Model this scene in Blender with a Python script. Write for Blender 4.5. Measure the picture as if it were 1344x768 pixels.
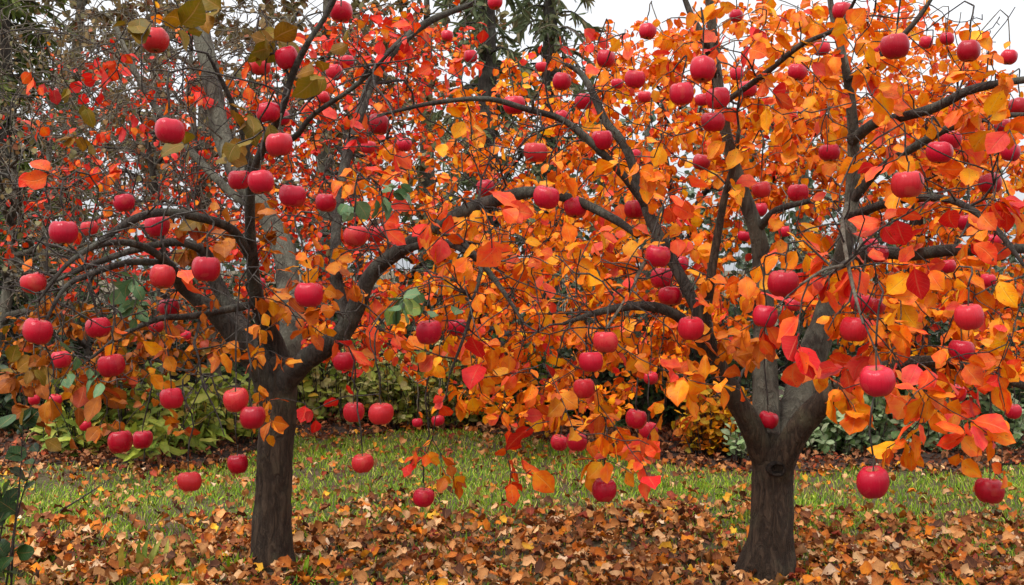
import bpy, bmesh, math, random
import numpy as np
from mathutils import Vector, noise

# ------------------------------------------------------------------ camera, sky, sun, exposure
for _o in list(bpy.data.objects):
    bpy.data.objects.remove(_o)
SC = bpy.context.scene
COL = SC.collection
FPX = 1441.0            # focal length in pixels of the 1344 px wide photograph
CAM_H = 1.13
HORIZON = 350.0         # row of the horizon
PITCH = math.atan((384.0 - HORIZON) / FPX)
cam_d = bpy.data.cameras.new('camera')
cam_d.sensor_width = 36.0
cam_d.lens = 36.0 * FPX / 1344.0
cam_d.clip_start = 0.05
cam_d.clip_end = 800.0
cam = bpy.data.objects.new('camera', cam_d)
cam.location = (0, 0, CAM_H)
cam.rotation_euler = (math.radians(90) - PITCH, 0, 0)
COL.objects.link(cam)
SC.camera = cam

W = bpy.data.worlds.new('World')
SC.world = W
W.use_nodes = True
nt = W.node_tree
nt.nodes.clear()
sky = nt.nodes.new('ShaderNodeTexSky')
sky.sky_type = 'NISHITA'
sky.sun_disc = False
SUN_EL, SUN_AZ = math.radians(58), math.radians(225)
sky.sun_elevation = SUN_EL
sky.sun_rotation = SUN_AZ
sky.air_density = 1.0
sky.dust_density = 3.0
grey = nt.nodes.new('ShaderNodeHueSaturation')
grey.inputs['Saturation'].default_value = 0.22
tc = nt.nodes.new('ShaderNodeTexCoord')
cl = nt.nodes.new('ShaderNodeTexNoise')
cl.inputs['Scale'].default_value = 2.2
cl.inputs['Detail'].default_value = 5
clr = nt.nodes.new('ShaderNodeMapRange')
clr.inputs['From Min'].default_value = 0.3
clr.inputs['From Max'].default_value = 0.7
clr.inputs['To Min'].default_value = 0.55
clr.inputs['To Max'].default_value = 0.95
cloud = nt.nodes.new('ShaderNodeMix')
cloud.data_type = 'RGBA'
szx = nt.nodes.new('ShaderNodeSeparateXYZ')
nt.links.new(tc.outputs['Generated'], szx.inputs[0])
ovc = nt.nodes.new('ShaderNodeMix')
ovc.data_type = 'RGBA'
ovc.clamp_factor = True
ovc.inputs[6].default_value = (3.7, 3.85, 4.1, 1)
ovc.inputs[7].default_value = (14.0, 14.1, 14.4, 1)
nt.links.new(szx.outputs[2], ovc.inputs[0])
nt.links.new(ovc.outputs[2], cloud.inputs[7])
bg = nt.nodes.new('ShaderNodeBackground')
bg.inputs['Strength'].default_value = 0.13
wo = nt.nodes.new('ShaderNodeOutputWorld')
nt.links.new(sky.outputs[0], grey.inputs['Color'])
nt.links.new(tc.outputs['Generated'], cl.inputs['Vector'])
nt.links.new(cl.outputs[0], clr.inputs['Value'])
nt.links.new(clr.outputs[0], cloud.inputs[0])
nt.links.new(grey.outputs[0], cloud.inputs[6])
nt.links.new(cloud.outputs[2], bg.inputs['Color'])
nt.links.new(bg.outputs[0], wo.inputs[0])

sun_d = bpy.data.lights.new('sun', 'SUN')
sun_d.energy = 1.5
sun_d.angle = math.radians(14)
sun_d.color = (1.0, 0.965, 0.92)
sun = bpy.data.objects.new('sun', sun_d)
_sd = Vector((math.cos(SUN_EL) * math.sin(SUN_AZ), math.cos(SUN_EL) * math.cos(SUN_AZ), math.sin(SUN_EL)))
sun.rotation_euler = _sd.to_track_quat('Z', 'Y').to_euler()
sun.location = (0, 0, 12)
COL.objects.link(sun)

SC.view_settings.view_transform = 'Standard'
SC.view_settings.look = 'None'
SC.view_settings.gamma = 1
SC.view_settings.use_curve_mapping = False
SC.view_settings.exposure = 0.66
SC.render.engine = 'CYCLES'
SC.cycles.max_bounces = 6
SC.cycles.diffuse_bounces = 3
SC.cycles.glossy_bounces = 2
SC.cycles.transmission_bounces = 4
SC.cycles.use_denoising = True
SC.cycles.denoising_prefilter = 'NONE'

RNG = np.random.default_rng(11)
random.seed(5)

# ------------------------------------------------------------------ helpers
_c, _s = math.cos(PITCH), math.sin(PITCH)
def P(px, py, Y):
    """world point at distance Y in front of the camera seen at photo pixel (px, py)"""
    a, b = (px - 672.0) / FPX, (384.0 - py) / FPX
    dy, dz = _c + b * _s, -_s + b * _c
    k = Y / dy
    return np.array((a * k, Y, CAM_H + dz * k))
def GY(py):
    """distance of the ground seen at photo row py"""
    b = (384.0 - py) / FPX
    return CAM_H * (_c + b * _s) / -(-_s + b * _c)
def proj(p):
    """photo pixels of world points (N,3)"""
    p = np.atleast_2d(p)
    y, z = p[:, 1], p[:, 2] - CAM_H
    dep = y * _c - z * _s
    up = y * _s + z * _c
    return np.stack((672 + FPX * p[:, 0] / dep, 384 - FPX * up / dep, dep), 1)
def unit(a):
    a = np.asarray(a, float)
    return a / np.maximum(np.linalg.norm(a, axis=-1, keepdims=True), 1e-9)

def tag(o, label=None, cat=None, group=None, kind=None):
    if label: o['label'] = label
    if cat: o['category'] = cat
    if group: o['group'] = group
    if kind: o['kind'] = kind
    return o
def empty(name, loc):
    o = bpy.data.objects.new(name, None)
    o.empty_display_size = 0.1
    o.location = loc
    COL.objects.link(o)
    return o

class Acc:
    """collects vertices, faces and per-vertex attributes for ONE mesh"""
    def __init__(s):
        s.v, s.q, s.t, s.att, s.n = [], [], [], {}, 0
        s.mq, s.mt, s.mi = [], [], 0
    def add(s, v, quads=None, tris=None, **att):
        v = np.asarray(v, np.float32).reshape(-1, 3)
        s.v.append(v)
        if quads is not None and len(quads): s.q.append(np.asarray(quads, np.int64).reshape(-1, 4) + s.n)
        if tris is not None and len(tris): s.t.append(np.asarray(tris, np.int64).reshape(-1, 3) + s.n)
        s.mq.append(np.full(0 if quads is None else len(quads), s.mi)); s.mt.append(np.full(0 if tris is None else len(tris), s.mi))
        for k, a in att.items(): s.att.setdefault(k, []).append(np.asarray(a, np.float32))
        s.n += len(v)
    def build(s, name, mat, parent=None, origin=(0, 0, 0), smooth=True):
        me = bpy.data.meshes.new(name)
        v = np.concatenate(s.v) - np.asarray(origin, np.float32)
        q = np.concatenate(s.q) if s.q else np.zeros((0, 4), np.int64)
        t = np.concatenate(s.t) if s.t else np.zeros((0, 3), np.int64)
        me.vertices.add(len(v))
        me.vertices.foreach_set('co', v.ravel())
        loops = np.concatenate((q.ravel(), t.ravel())).astype(np.int32)
        me.loops.add(len(loops))
        me.loops.foreach_set('vertex_index', loops)
        tot = np.concatenate((np.full(len(q), 4), np.full(len(t), 3))).astype(np.int32)
        st = np.concatenate(([0], np.cumsum(tot)[:-1])).astype(np.int32)
        me.polygons.add(len(tot))
        me.polygons.foreach_set('loop_start', st)
        me.polygons.foreach_set('loop_total', tot)
        me.polygons.foreach_set('use_smooth', np.full(len(tot), smooth))
        for k, a in s.att.items():
            a = np.concatenate(a)
            if a.shape[1] == 4:
                at = me.attributes.new(k, 'FLOAT_COLOR', 'POINT'); at.data.foreach_set('color', a.ravel())
            else:
                at = me.attributes.new(k, 'FLOAT_VECTOR', 'POINT'); at.data.foreach_set('vector', a.ravel())
        for m in (mat if isinstance(mat, (list, tuple)) else [mat]): me.materials.append(m)
        if isinstance(mat, (list, tuple)):
            me.polygons.foreach_set('material_index', np.concatenate(s.mq + s.mt).astype(np.int32))
        me.update(calc_edges=True)
        o = bpy.data.objects.new(name, me)
        COL.objects.link(o)
        if parent is not None:
            o.parent = parent
        else:
            o.location = origin
        return o

def smooth_path(pts, step=0.03):
    """Catmull-Rom through rows (x,y,z,r), resampled about every step"""
    p = np.asarray(pts, float)
    e = np.vstack((2 * p[0] - p[1], p, 2 * p[-1] - p[-2]))
    e[0, 3], e[-1, 3] = p[0, 3], p[-1, 3]
    out = []
    for i in range(1, len(e) - 2):
        L = np.linalg.norm(e[i + 1, :3] - e[i, :3])
        n = max(2, int(L / step))
        t = np.linspace(0, 1, n, endpoint=False)[:, None]
        a, b, c, d = e[i - 1], e[i], e[i + 1], e[i + 2]
        out.append(0.5 * (2 * b + (c - a) * t + (2 * a - 5 * b + 4 * c - d) * t ** 2 + (3 * b - a - 3 * c + d) * t ** 3))
    out.append(e[-2][None])
    return np.concatenate(out)

def tube(acc, path, sides=6, rough=0.0, nscale=18.0, cap=True):
    path = np.asarray(path, float)
    pos, r = path[:, :3], np.maximum(path[:, 3], 0.0006)
    n = len(pos)
    tan = np.empty_like(pos)
    tan[1:-1] = pos[2:] - pos[:-2]; tan[0] = pos[1] - pos[0]; tan[-1] = pos[-1] - pos[-2]
    tan = unit(tan)
    ref = np.array((1.0, 0, 0)) if abs(tan[0][0]) < 0.8 else np.array((0, 1.0, 0))
    u = unit(ref - tan[0] * ref.dot(tan[0]))
    ang = np.arange(sides) * 2 * math.pi / sides
    ca, sa = np.cos(ang)[:, None], np.sin(ang)[:, None]
    V = np.empty((n, sides, 3))
    for i in range(n):
        u = u - tan[i] * u.dot(tan[i])
        u = u / max(np.linalg.norm(u), 1e-9)
        w = np.cross(tan[i], u)
        d = ca * u + sa * w
        rr = r[i]
        if rough:
            k = np.empty((sides, 1))
            for j in range(sides):
                q = pos[i] + d[j] * rr
                k[j, 0] = 1 + rough * (noise.noise(Vector((q[0] * nscale, q[1] * nscale, q[2] * nscale * 0.35)))
                                       + 0.5 * noise.noise(Vector((q[0] * nscale * 3, q[1] * nscale * 3, q[2] * nscale))))
            V[i] = pos[i] + d * rr * k
        else:
            V[i] = pos[i] + d * rr
    i0 = np.arange(n - 1)[:, None] * sides
    j = np.arange(sides)[None]
    j2 = (j + 1) % sides
    Q = np.stack((i0 + j, i0 + j2, i0 + sides + j2, i0 + sides + j), -1).reshape(-1, 4)
    v = V.reshape(-1, 3)
    tris = None
    if cap:
        v = np.vstack((v, pos[-1] + tan[-1] * r[-1] * 0.4))
        b = (n - 1) * sides
        tris = [(b + k, b + (k + 1) % sides, n * sides) for k in range(sides)]
    acc.add(v, Q, tris)

# ------------------------------------------------------------------ leaves (thousands at once)
SHAPE = {
    'apple':  ([0, .12, .16, .24, .36, .50, .64, .78, .90, 1.0], [.011, .014, .085, .19, .285, .325, .31, .235, .12, .008]),
    'far':    ([0, .12, .25, .48, .78, 1.0], [.014, .04, .22, .335, .25, .015]),
    'lance':  ([0, .15, .35, .60, .82, 1.0], [.03, .07, .11, .10, .06, .005]),
    'oval':   ([0, .12, .28, .50, .75, .93, 1.0], [.02, .12, .26, .32, .27, .13, .01]),
    'spray':  ([0, .3, .7, 1.0], [.05, .16, .13, .01]),
    'litter': ([0, .18, .32, .55, .75, .9, 1.0], [.012, .03, .30, .36, .30, .15, .01]),
}
def leaves(acc, pos, axis, nrm, length, col, col2, shape='far', across=3, wid=1.0, curl=0.5, fold=0.3, wav=0.03, rng=RNG):
    N = len(pos)
    if N == 0: return
    t, w = (np.array(a) for a in SHAPE[shape])
    S = len(t)
    uu = np.linspace(-1, 1, across)
    axis = unit(axis)
    nrm = nrm - axis * np.sum(axis * nrm, 1, keepdims=True)
    nrm = unit(nrm)
    side = np.cross(axis, nrm)
    L = np.asarray(length)[:, None, None]
    cu = (curl * rng.normal(0.5, 0.6, N))[:, None, None]
    cu = np.where(np.abs(cu) < 0.05, 0.05, cu)
    fo = (fold * rng.uniform(0.1, 1.5, N))[:, None, None]
    wi = (wid * rng.uniform(0.8, 1.18, N))[:, None, None]
    ph = rng.uniform(0, 6.28, N)[:, None, None]
    bend = rng.normal(0, 0.09, N)[:, None, None]
    T = t[None, :, None]
    U = uu[None, None, :]
    irregular = 1 + 0.07 * np.sin(T * 16 + ph + U * 2.1) + 0.05 * np.sin(T * 37 + ph * 2.7 + U)
    X = L * wi * w[None, :, None] * U * irregular + L * bend * np.sin(T * 3.0)
    Yl = L * np.sin(cu * T) / cu
    Z = -L * (1 - np.cos(cu * T)) / cu + np.abs(L * w[None, :, None] * U) * fo + L * wav * np.sin(T * 13 + ph + U * 1.5) * U ** 2
    Yl = Yl + 0 * X; Z = Z + 0 * X
    V = pos[:, None, None, :] + X[..., None] * side[:, None, None, :] + Yl[..., None] * axis[:, None, None, :] + Z[..., None] * nrm[:, None, None, :]
    A = across
    base = (np.arange(N) * S * A)[:, None, None]
    i = np.arange(S - 1)[None, :, None] * A
    j = np.arange(A - 1)[None, None, :]
    b = base + i + j
    Q = np.stack((b, b + 1, b + A + 1, b + A), -1).reshape(-1, 4)
    def spread(c):
        c = np.concatenate((c, np.ones((N, 1))), 1)
        return np.repeat(c, S * A, 0)
    uv = np.empty((N, S, A, 3))
    uv[..., 0] = U; uv[..., 1] = T; uv[..., 2] = rng.uniform(0, 1, N)[:, None, None]
    acc.add(V.reshape(-1, 3), Q, None, leaf_colour=spread(col), leaf_tint=spread(col2), leaf_uv=uv.reshape(-1, 3))

def srgb(r, g, b):
    c = np.array((r, g, b)) / 255.0
    return np.where(c <= 0.04045, c / 12.92, ((c + 0.055) / 1.055) ** 2.4)
# leaf colours: (base, tint, weight)
PAL = {
    'orange': [((232, 142, 36), (218, 98, 32), 5), ((238, 160, 44), (226, 118, 34), 4.4), ((224, 114, 38), (202, 76, 40), 2.6), ((242, 178, 62), (232, 140, 42), 3), ((222, 98, 58), (230, 130, 56), 1.0), ((212, 70, 64), (222, 108, 72), 1.1), ((196, 50, 52), (210, 80, 58), .5)],
    'orange_red': [((216, 88, 36), (196, 52, 42), 4), ((212, 64, 46), (190, 44, 46), 4), ((224, 116, 36), (205, 70, 36), 4), ((208, 60, 66), (220, 96, 80), 1.5), ((228, 146, 44), (214, 96, 36), 1.5)],
    'orange_mid': [((220, 118, 30), (205, 78, 32), 4), ((214, 90, 38), (196, 60, 42), 3), ((226, 146, 44), (210, 98, 34), 3), ((208, 60, 48), (188, 46, 44), 3.0), ((214, 84, 68), (200, 60, 54), 1.2)],
    'red': [((205, 52, 42), (185, 36, 42), 4), ((214, 74, 46), (196, 48, 44), 3), ((190, 60, 60), (168, 44, 46), 2), ((216, 104, 44), (196, 64, 40), 1.5)],
    'pink': [((214, 70, 58), (224, 104, 62), 3), ((204, 54, 52), (186, 44, 46), 2), ((224, 106, 66), (210, 68, 54), 2)],
    'gold': [((214, 138, 32), (190, 102, 28), 4), ((202, 118, 28), (176, 84, 26), 4), ((226, 160, 44), (206, 122, 34), 3), ((190, 96, 30), (160, 70, 28), 2)],
    'brown_gold': [((176, 104, 30), (140, 76, 26), 4), ((160, 90, 30), (124, 66, 28), 3), ((190, 122, 34), (160, 86, 28), 3), ((172, 72, 34), (140, 52, 32), 2), ((126, 98, 34), (104, 78, 30), 1.5)],
    'olive': [((122, 96, 28), (102, 88, 32), 4), ((138, 98, 26), (112, 78, 26), 3), ((104, 92, 38), (120, 92, 30), 2)],
    'green': [((88, 114, 78), (70, 98, 64), 3), ((104, 126, 90), (84, 108, 74), 2), ((112, 122, 62), (88, 106, 58), 1)],
    'deep_green': [((52, 78, 42), (40, 62, 36), 3), ((64, 92, 50), (48, 74, 40), 3), ((82, 104, 54), (60, 84, 44), 1.5), ((44, 66, 44), (36, 56, 36), 2)],
    'bright_green': [((98, 128, 62), (76, 104, 50), 3), ((122, 146, 76), (96, 120, 60), 2), ((74, 104, 54), (58, 86, 44), 2)],
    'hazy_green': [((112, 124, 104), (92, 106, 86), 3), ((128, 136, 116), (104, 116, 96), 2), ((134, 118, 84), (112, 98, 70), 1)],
    'dark_green': [((44, 64, 38), (34, 52, 32), 3), ((54, 76, 44), (42, 60, 36), 2), ((66, 74, 46), (48, 60, 38), 1)],
    'conifer': [((108, 116, 84), (88, 98, 70), 3), ((124, 126, 92), (102, 106, 76), 2), ((132, 118, 88), (108, 100, 74), 1.4)],
    'moss_conifer': [((94, 104, 48), (78, 88, 42), 3), ((108, 112, 58), (88, 96, 48), 2), ((80, 84, 46), (66, 74, 40), 2)],
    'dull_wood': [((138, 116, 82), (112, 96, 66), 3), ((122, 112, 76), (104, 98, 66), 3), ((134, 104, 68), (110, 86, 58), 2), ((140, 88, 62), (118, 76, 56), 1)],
    'lime': [((164, 172, 84), (136, 150, 70), 3), ((184, 182, 104), (150, 158, 80), 2), ((128, 146, 70), (104, 124, 60), 3), ((200, 178, 96), (170, 150, 76), 1)],
    'variegated': [((150, 168, 128), (112, 136, 92), 3), ((176, 188, 152), (128, 150, 108), 3), ((112, 138, 90), (86, 112, 70), 3), ((196, 200, 170), (150, 166, 128), 1.5)],
    'pale': [((206, 202, 140), (170, 172, 104), 3), ((184, 190, 106), (142, 158, 80), 3), ((226, 216, 168), (196, 188, 130), 1.8), ((148, 164, 84), (116, 138, 66), 2), ((210, 176, 86), (180, 140, 66), 1)],
    'yellow': [((216, 164, 50), (190, 120, 42), 3), ((222, 190, 84), (204, 150, 56), 2), ((206, 124, 48), (180, 96, 42), 2), ((164, 150, 62), (140, 124, 52), 1)],
    'litter': [((176, 114, 62), (140, 84, 44), 5), ((198, 142, 90), (164, 108, 64), 5.2), ((128, 74, 40), (100, 54, 32), 4.8), ((218, 172, 126), (188, 140, 94), 3.2), ((184, 106, 46), (150, 78, 38), 3.6), ((88, 52, 34), (68, 40, 28), 2.8), ((208, 126, 44), (178, 94, 38), 2.0), ((220, 170, 64), (200, 134, 50), .9), ((150, 62, 42), (120, 50, 36), 1.1), ((226, 194, 160), (200, 160, 124), .9)],
    'bed_litter': [((140, 90, 60), (108, 66, 44), 4), ((160, 106, 70), (126, 80, 52), 3), ((100, 60, 42), (78, 46, 34), 3.4), ((186, 138, 100), (150, 106, 74), 1.8), ((160, 78, 48), (126, 58, 40), 1.2)],
    'grass': [((138, 164, 58), (108, 138, 46), 3), ((164, 180, 80), (130, 152, 60), 3), ((106, 144, 52), (84, 118, 42), 3), ((196, 190, 114), (166, 162, 88), 1.4), ((166, 140, 84), (138, 114, 62), .4)],
}
def pick(pal, n, rng=RNG, jit=0.12):
    rows = PAL[pal]
    w = np.array([r[2] for r in rows], float); w /= w.sum()
    k = rng.choice(len(rows), n, p=w)
    c = np.array([srgb(*r[0]) for r in rows])[k]
    d = np.array([srgb(*r[1]) for r in rows])[k]
    j = np.exp(rng.normal(0, jit, (n, 1)))
    def vivid(a):
        l = a @ np.array((.3, .6, .1))
        return np.clip(l[:, None] + (a - l[:, None]) * (1.06 if 'litter' in pal else 1.13), 0.004, 0.9)
    return vivid(c * j), vivid(d * j)

# ------------------------------------------------------------------ materials
def mat_base(name):
    m = bpy.data.materials.new(name)
    m.use_nodes = True
    t = m.node_tree
    b = t.nodes['Principled BSDF']
    return m, t, b, t.nodes['Material Output']
def nd(t, typ, **kw):
    n = t.nodes.new(typ)
    for k, v in kw.items():
        if k in n.inputs.keys(): n.inputs[k].default_value = v
        else: setattr(n, k, v)
    return n
def mth(t, op, a, b=None, clamp=False):
    n = t.nodes.new('ShaderNodeMath'); n.operation = op; n.use_clamp = clamp
    for i, x in enumerate((a, b)):
        if x is None: continue
        if isinstance(x, (int, float)): n.inputs[i].default_value = x
        else: t.links.new(x, n.inputs[i])
    return n.outputs[0]
def mixc(t, f, a, b, mode='MIX'):
    n = t.nodes.new('ShaderNodeMix'); n.data_type = 'RGBA'; n.blend_type = mode
    for i, x in ((0, f), (6, a), (7, b)):
        if isinstance(x, (int, float)): n.inputs[i].default_value = x
        elif isinstance(x, tuple): n.inputs[i].default_value = x
        else: t.links.new(x, n.inputs[i])
    return n.outputs[2]
def ramp(t, fac, stops):
    n = t.nodes.new('ShaderNodeValToRGB')
    el = n.color_ramp.elements
    el[0].position, el[0].color = stops[0][0], (*stops[0][1], 1)
    el[1].position, el[1].color = stops[-1][0], (*stops[-1][1], 1)
    for p, c in stops[1:-1]:
        e = el.new(p); e.color = (*c, 1)
    t.links.new(fac, n.inputs[0])
    return n.outputs[0]

def leaf_material(name, rough=0.5, transl=0.28, veins=True, spots=True, blotch=0.6):
    m, t, b, out = mat_base(name)
    c1 = nd(t, 'ShaderNodeAttribute', attribute_name='leaf_colour')
    c2 = nd(t, 'ShaderNodeAttribute', attribute_name='leaf_tint')
    uv = nd(t, 'ShaderNodeAttribute', attribute_name='leaf_uv')
    sep = nd(t, 'ShaderNodeSeparateXYZ'); t.links.new(uv.outputs['Vector'], sep.inputs[0])
    co = nd(t, 'ShaderNodeTexCoord')
    nz = nd(t, 'ShaderNodeTexNoise', Scale=38.0, Detail=3.0)
    t.links.new(co.outputs['Object'], nz.inputs['Vector'])
    edge = mth(t, 'ABSOLUTE', sep.outputs[0])
    f = mth(t, 'ADD', mth(t, 'MULTIPLY', nz.outputs[0], 1.5), mth(t, 'MULTIPLY', edge, 0.35))
    f = mth(t, 'ADD', f, mth(t, 'MULTIPLY', sep.outputs[1], 0.3))
    f = mth(t, 'SUBTRACT', f, 1.35 - blotch, True)
    f = mth(t, 'MULTIPLY', f, 1.6, True)
    col = mixc(t, f, c1.outputs['Color'], c2.outputs['Color'])
    bump_h = nz.outputs[0]
    if veins:
        v = mth(t, 'SUBTRACT', mth(t, 'MULTIPLY', sep.outputs[1], 8.0), mth(t, 'MULTIPLY', edge, 1.9))
        v = mth(t, 'FRACT', v)
        v = mth(t, 'ABSOLUTE', mth(t, 'SUBTRACT', v, 0.5))
        v = mth(t, 'MULTIPLY', mth(t, 'SUBTRACT', 0.09, v), 10.0, True)
        mid = mth(t, 'MULTIPLY', mth(t, 'SUBTRACT', 0.075, edge), 18.0, True)
        vein = mth(t, 'MAXIMUM', mth(t, 'MULTIPLY', v, 0.55), mid)
        vc = mixc(t, 0.5, c1.outputs['Color'], (0.55, 0.25, 0.1, 1))
        col = mixc(t, mth(t, 'MULTIPLY', vein, 0.6), col, vc)
        bump_h = mth(t, 'ADD', mth(t, 'MULTIPLY', nz.outputs[0], 0.7), mth(t, 'MULTIPLY', vein, -0.5))
    if spots:
        n2 = nd(t, 'ShaderNodeTexNoise', Scale=150.0, Detail=2.0)
        t.links.new(co.outputs['Object'], n2.inputs['Vector'])
        s = mth(t, 'MULTIPLY', mth(t, 'SUBTRACT', n2.outputs[0], 0.66), 12.0, True)
        col = mixc(t, mth(t, 'MULTIPLY', s, 0.7), col, (0.07, 0.03, 0.015, 1))
        br = mth(t, 'ADD', mth(t, 'MULTIPLY', edge, 0.9), mth(t, 'MULTIPLY', mth(t, 'ABSOLUTE', mth(t, 'SUBTRACT', sep.outputs[1], 0.5)), 0.7))
        br = mth(t, 'MULTIPLY', mth(t, 'SUBTRACT', mth(t, 'ADD', br, mth(t, 'MULTIPLY', nz.outputs[0], 1.1)), 1.72), 3.0, True)
        col = mixc(t, mth(t, 'MULTIPLY', br, 0.75), col, (0.16, 0.045, 0.014, 1))
    t.links.new(col, b.inputs['Base Color'])
    b.inputs['Roughness'].default_value = rough
    b.inputs['Specular IOR Level'].default_value = 0.24
    bp = nd(t, 'ShaderNodeBump', Strength=0.45, Distance=0.004)
    t.links.new(bump_h, bp.inputs['Height'])
    t.links.new(bp.outputs[0], b.inputs['Normal'])
    tr = nd(t, 'ShaderNodeBsdfTranslucent')
    t.links.new(col, tr.inputs['Color'])
    mx = nd(t, 'ShaderNodeMixShader'); mx.inputs[0].default_value = transl
    t.links.new(b.outputs[0], mx.inputs[1]); t.links.new(tr.outputs[0], mx.inputs[2])
    t.links.new(mx.outputs[0], out.inputs[0])
    return m

def bark_material(name, dark, light, lichen=None, scale=1.0, amount=0.25, fissure=0.6):
    m, t, b, out = mat_base(name)
    co = nd(t, 'ShaderNodeTexCoord')
    mp = nd(t, 'ShaderNodeMapping'); mp.inputs['Scale'].default_value = (1, 1, 0.24)
    t.links.new(co.outputs['Object'], mp.inputs[0])
    n1 = nd(t, 'ShaderNodeTexNoise', Scale=75 * scale, Detail=9.0, Roughness=0.7)
    t.links.new(mp.outputs[0], n1.inputs['Vector'])
    vo = nd(t, 'ShaderNodeTexNoise', Scale=34 * scale, Detail=7.0, Roughness=0.6, Distortion=0.6)
    t.links.new(mp.outputs[0], vo.inputs['Vector'])
    n2 = nd(t, 'ShaderNodeTexNoise', Scale=9 * scale, Detail=4.0)
    t.links.new(co.outputs['Object'], n2.inputs['Vector'])
    crack = mth(t, 'MULTIPLY', mth(t, 'ABSOLUTE', mth(t, 'SUBTRACT', vo.outputs[0], 0.5)), 9.0, True)
    f = mth(t, 'ADD', mth(t, 'MULTIPLY', n1.outputs[0], 0.75), mth(t, 'MULTIPLY', crack, 0.35))
    f = mth(t, 'SUBTRACT', f, 0.22, True)
    col = mixc(t, f, (*dark, 1), (*light, 1))
    if lichen:
        k = mth(t, 'MULTIPLY', mth(t, 'SUBTRACT', n2.outputs[0], 0.62 - amount), 5.0, True)
        k = mth(t, 'MULTIPLY', k, mth(t, 'ADD', n1.outputs[0], 0.1))
        col = mixc(t, k, col, (*lichen, 1))
    t.links.new(col, b.inputs['Base Color'])
    b.inputs['Roughness'].default_value = 0.85
    b.inputs['Specular IOR Level'].default_value = 0.25
    h = mth(t, 'ADD', n1.outputs[0], mth(t, 'MULTIPLY', crack, fissure))
    bp = nd(t, 'ShaderNodeBump', Strength=0.9, Distance=0.012)
    t.links.new(h, bp.inputs['Height'])
    t.links.new(bp.outputs[0], b.inputs['Normal'])
    return m

M_LEAF = leaf_material('autumn_leaf')
M_FAR = leaf_material('autumn_leaf_distant', veins=False, spots=False)
M_GREEN = leaf_material('green_leaf', rough=0.38, transl=0.18)
M_SHRUB = leaf_material('shrub_leaf', rough=0.45, transl=0.2, spots=False)
M_LITTER = leaf_material('dry_leaf', rough=0.75, transl=0.06, spots=True, blotch=0.5)
M_GRASS = leaf_material('grass_blade', rough=0.55, transl=0.2, veins=False, spots=False)
M_BARK = bark_material('apple_bark', (0.020, 0.013, 0.009), (0.135, 0.088, 0.056), (0.105, 0.098, 0.055), amount=0.1)
M_LIMB = bark_material('apple_limb_bark', (0.020, 0.015, 0.012), (0.11, 0.084, 0.066), (0.12, 0.12, 0.09), amount=0.14)
M_GREYBARK = bark_material('grey_lichen_bark', (0.035, 0.027, 0.020), (0.135, 0.112, 0.084), (0.20, 0.19, 0.14), amount=0.24)
M_TWIG = bark_material('twig_bark', (0.036, 0.027, 0.024), (0.15, 0.115, 0.098), (0.25, 0.225, 0.19), scale=2, amount=0.12)
M_GREYTWIG = bark_material('bare_twig_bark', (0.078, 0.056, 0.038), (0.25, 0.192, 0.138), (0.27, 0.24, 0.18), scale=2)

# ------------------------------------------------------------------ growing twigs from limbs to targets
class Grower:
    def __init__(s, seed=1, cap=60000):
        s.pos = np.zeros((cap, 3)); s.tan = np.zeros((cap, 3)); s.rad = np.zeros(cap); s.lid = np.zeros(cap, int); s.n = 0; s.start = 0; s.plid = []
        s.rng = np.random.default_rng(seed)
        s.paths = []
    def nodes(s, path, skip=0, lid=0):
        path = np.asarray(path)
        p = path[skip:, :3]
        if len(p) < 2: return
        tn = unit(np.gradient(p, axis=0))
        k = len(p)
        s.pos[s.n:s.n + k] = p; s.tan[s.n:s.n + k] = tn; s.rad[s.n:s.n + k] = path[skip:, 3]; s.lid[s.n:s.n + k] = lid
        s.n += k
    def reach(s, target, droop=0.3, wiggle=0.07, thick=1.0, end=None, rmax=0.045, lift=0.25, seg=0.045, lid=None, thin=0.07, last=False):
        r = s.rng
        o = s.start
        d = target - s.pos[o:s.n]
        L = np.linalg.norm(d, axis=1)
        al = np.sum(d * s.tan[o:s.n], 1) / np.maximum(L, 1e-6)
        cost = L * (1.25 - 0.3 * al) + np.where(s.rad[o:s.n] > rmax, 0.6, 0) + np.where(L < 0.03, 0.1, 0) + np.where(s.rad[o:s.n] < 0.0032, thin, 0)
        i = s.n - 1 - o if last else int(np.argmin(cost))
        len_ = L[i]; di = d[i]; i += o
        p0, t0 = s.pos[i].copy(), s.tan[i]
        way = di / max(len_, 1e-6)
        m0 = unit(0.55 * t0 + 0.6 * way + np.array((0, 0, lift)) + r.normal(0, 0.2, 3)) * len_
        if end is None:
            end = unit(way + np.array((0, 0, -droop)) + r.normal(0, 0.25, 3))
        m1 = np.asarray(end) * len_
        n = int(np.clip(len_ / seg, 4, 22))
        t = np.linspace(0, 1, n)[:, None]
        h = (2 * t ** 3 - 3 * t ** 2 + 1) * p0 + (t ** 3 - 2 * t ** 2 + t) * m0 + (-2 * t ** 3 + 3 * t ** 2) * target + (t ** 3 - t ** 2) * m1
        w = np.cumsum(r.normal(0, 1, (n, 3)), 0) * wiggle * len_ / n ** 0.5
        w = w - w[0] - (w[-1] - w[0]) * t
        h = h + w * 0.8 + r.normal(0, 0.0035, (n, 3)) * np.sin(math.pi * t)
        r1 = 0.00155 * thick
        r0 = max(r1 * 1.05, min(s.rad[i] * 0.8, (0.0021 + 0.0075 * len_) * thick))
        rad = r0 + (r1 - r0) * t ** 0.7
        path = np.hstack((h, rad))
        lid = s.lid[i] if lid is None else lid
        s.nodes(path, 1, lid)
        s.paths.append(path); s.plid.append(lid)
        return path

def limb_path(rows, step=0.025):
    return smooth_path([(*P(a, b, Y), w * Y / FPX / 2) for a, b, Y, w in rows], step)

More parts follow.
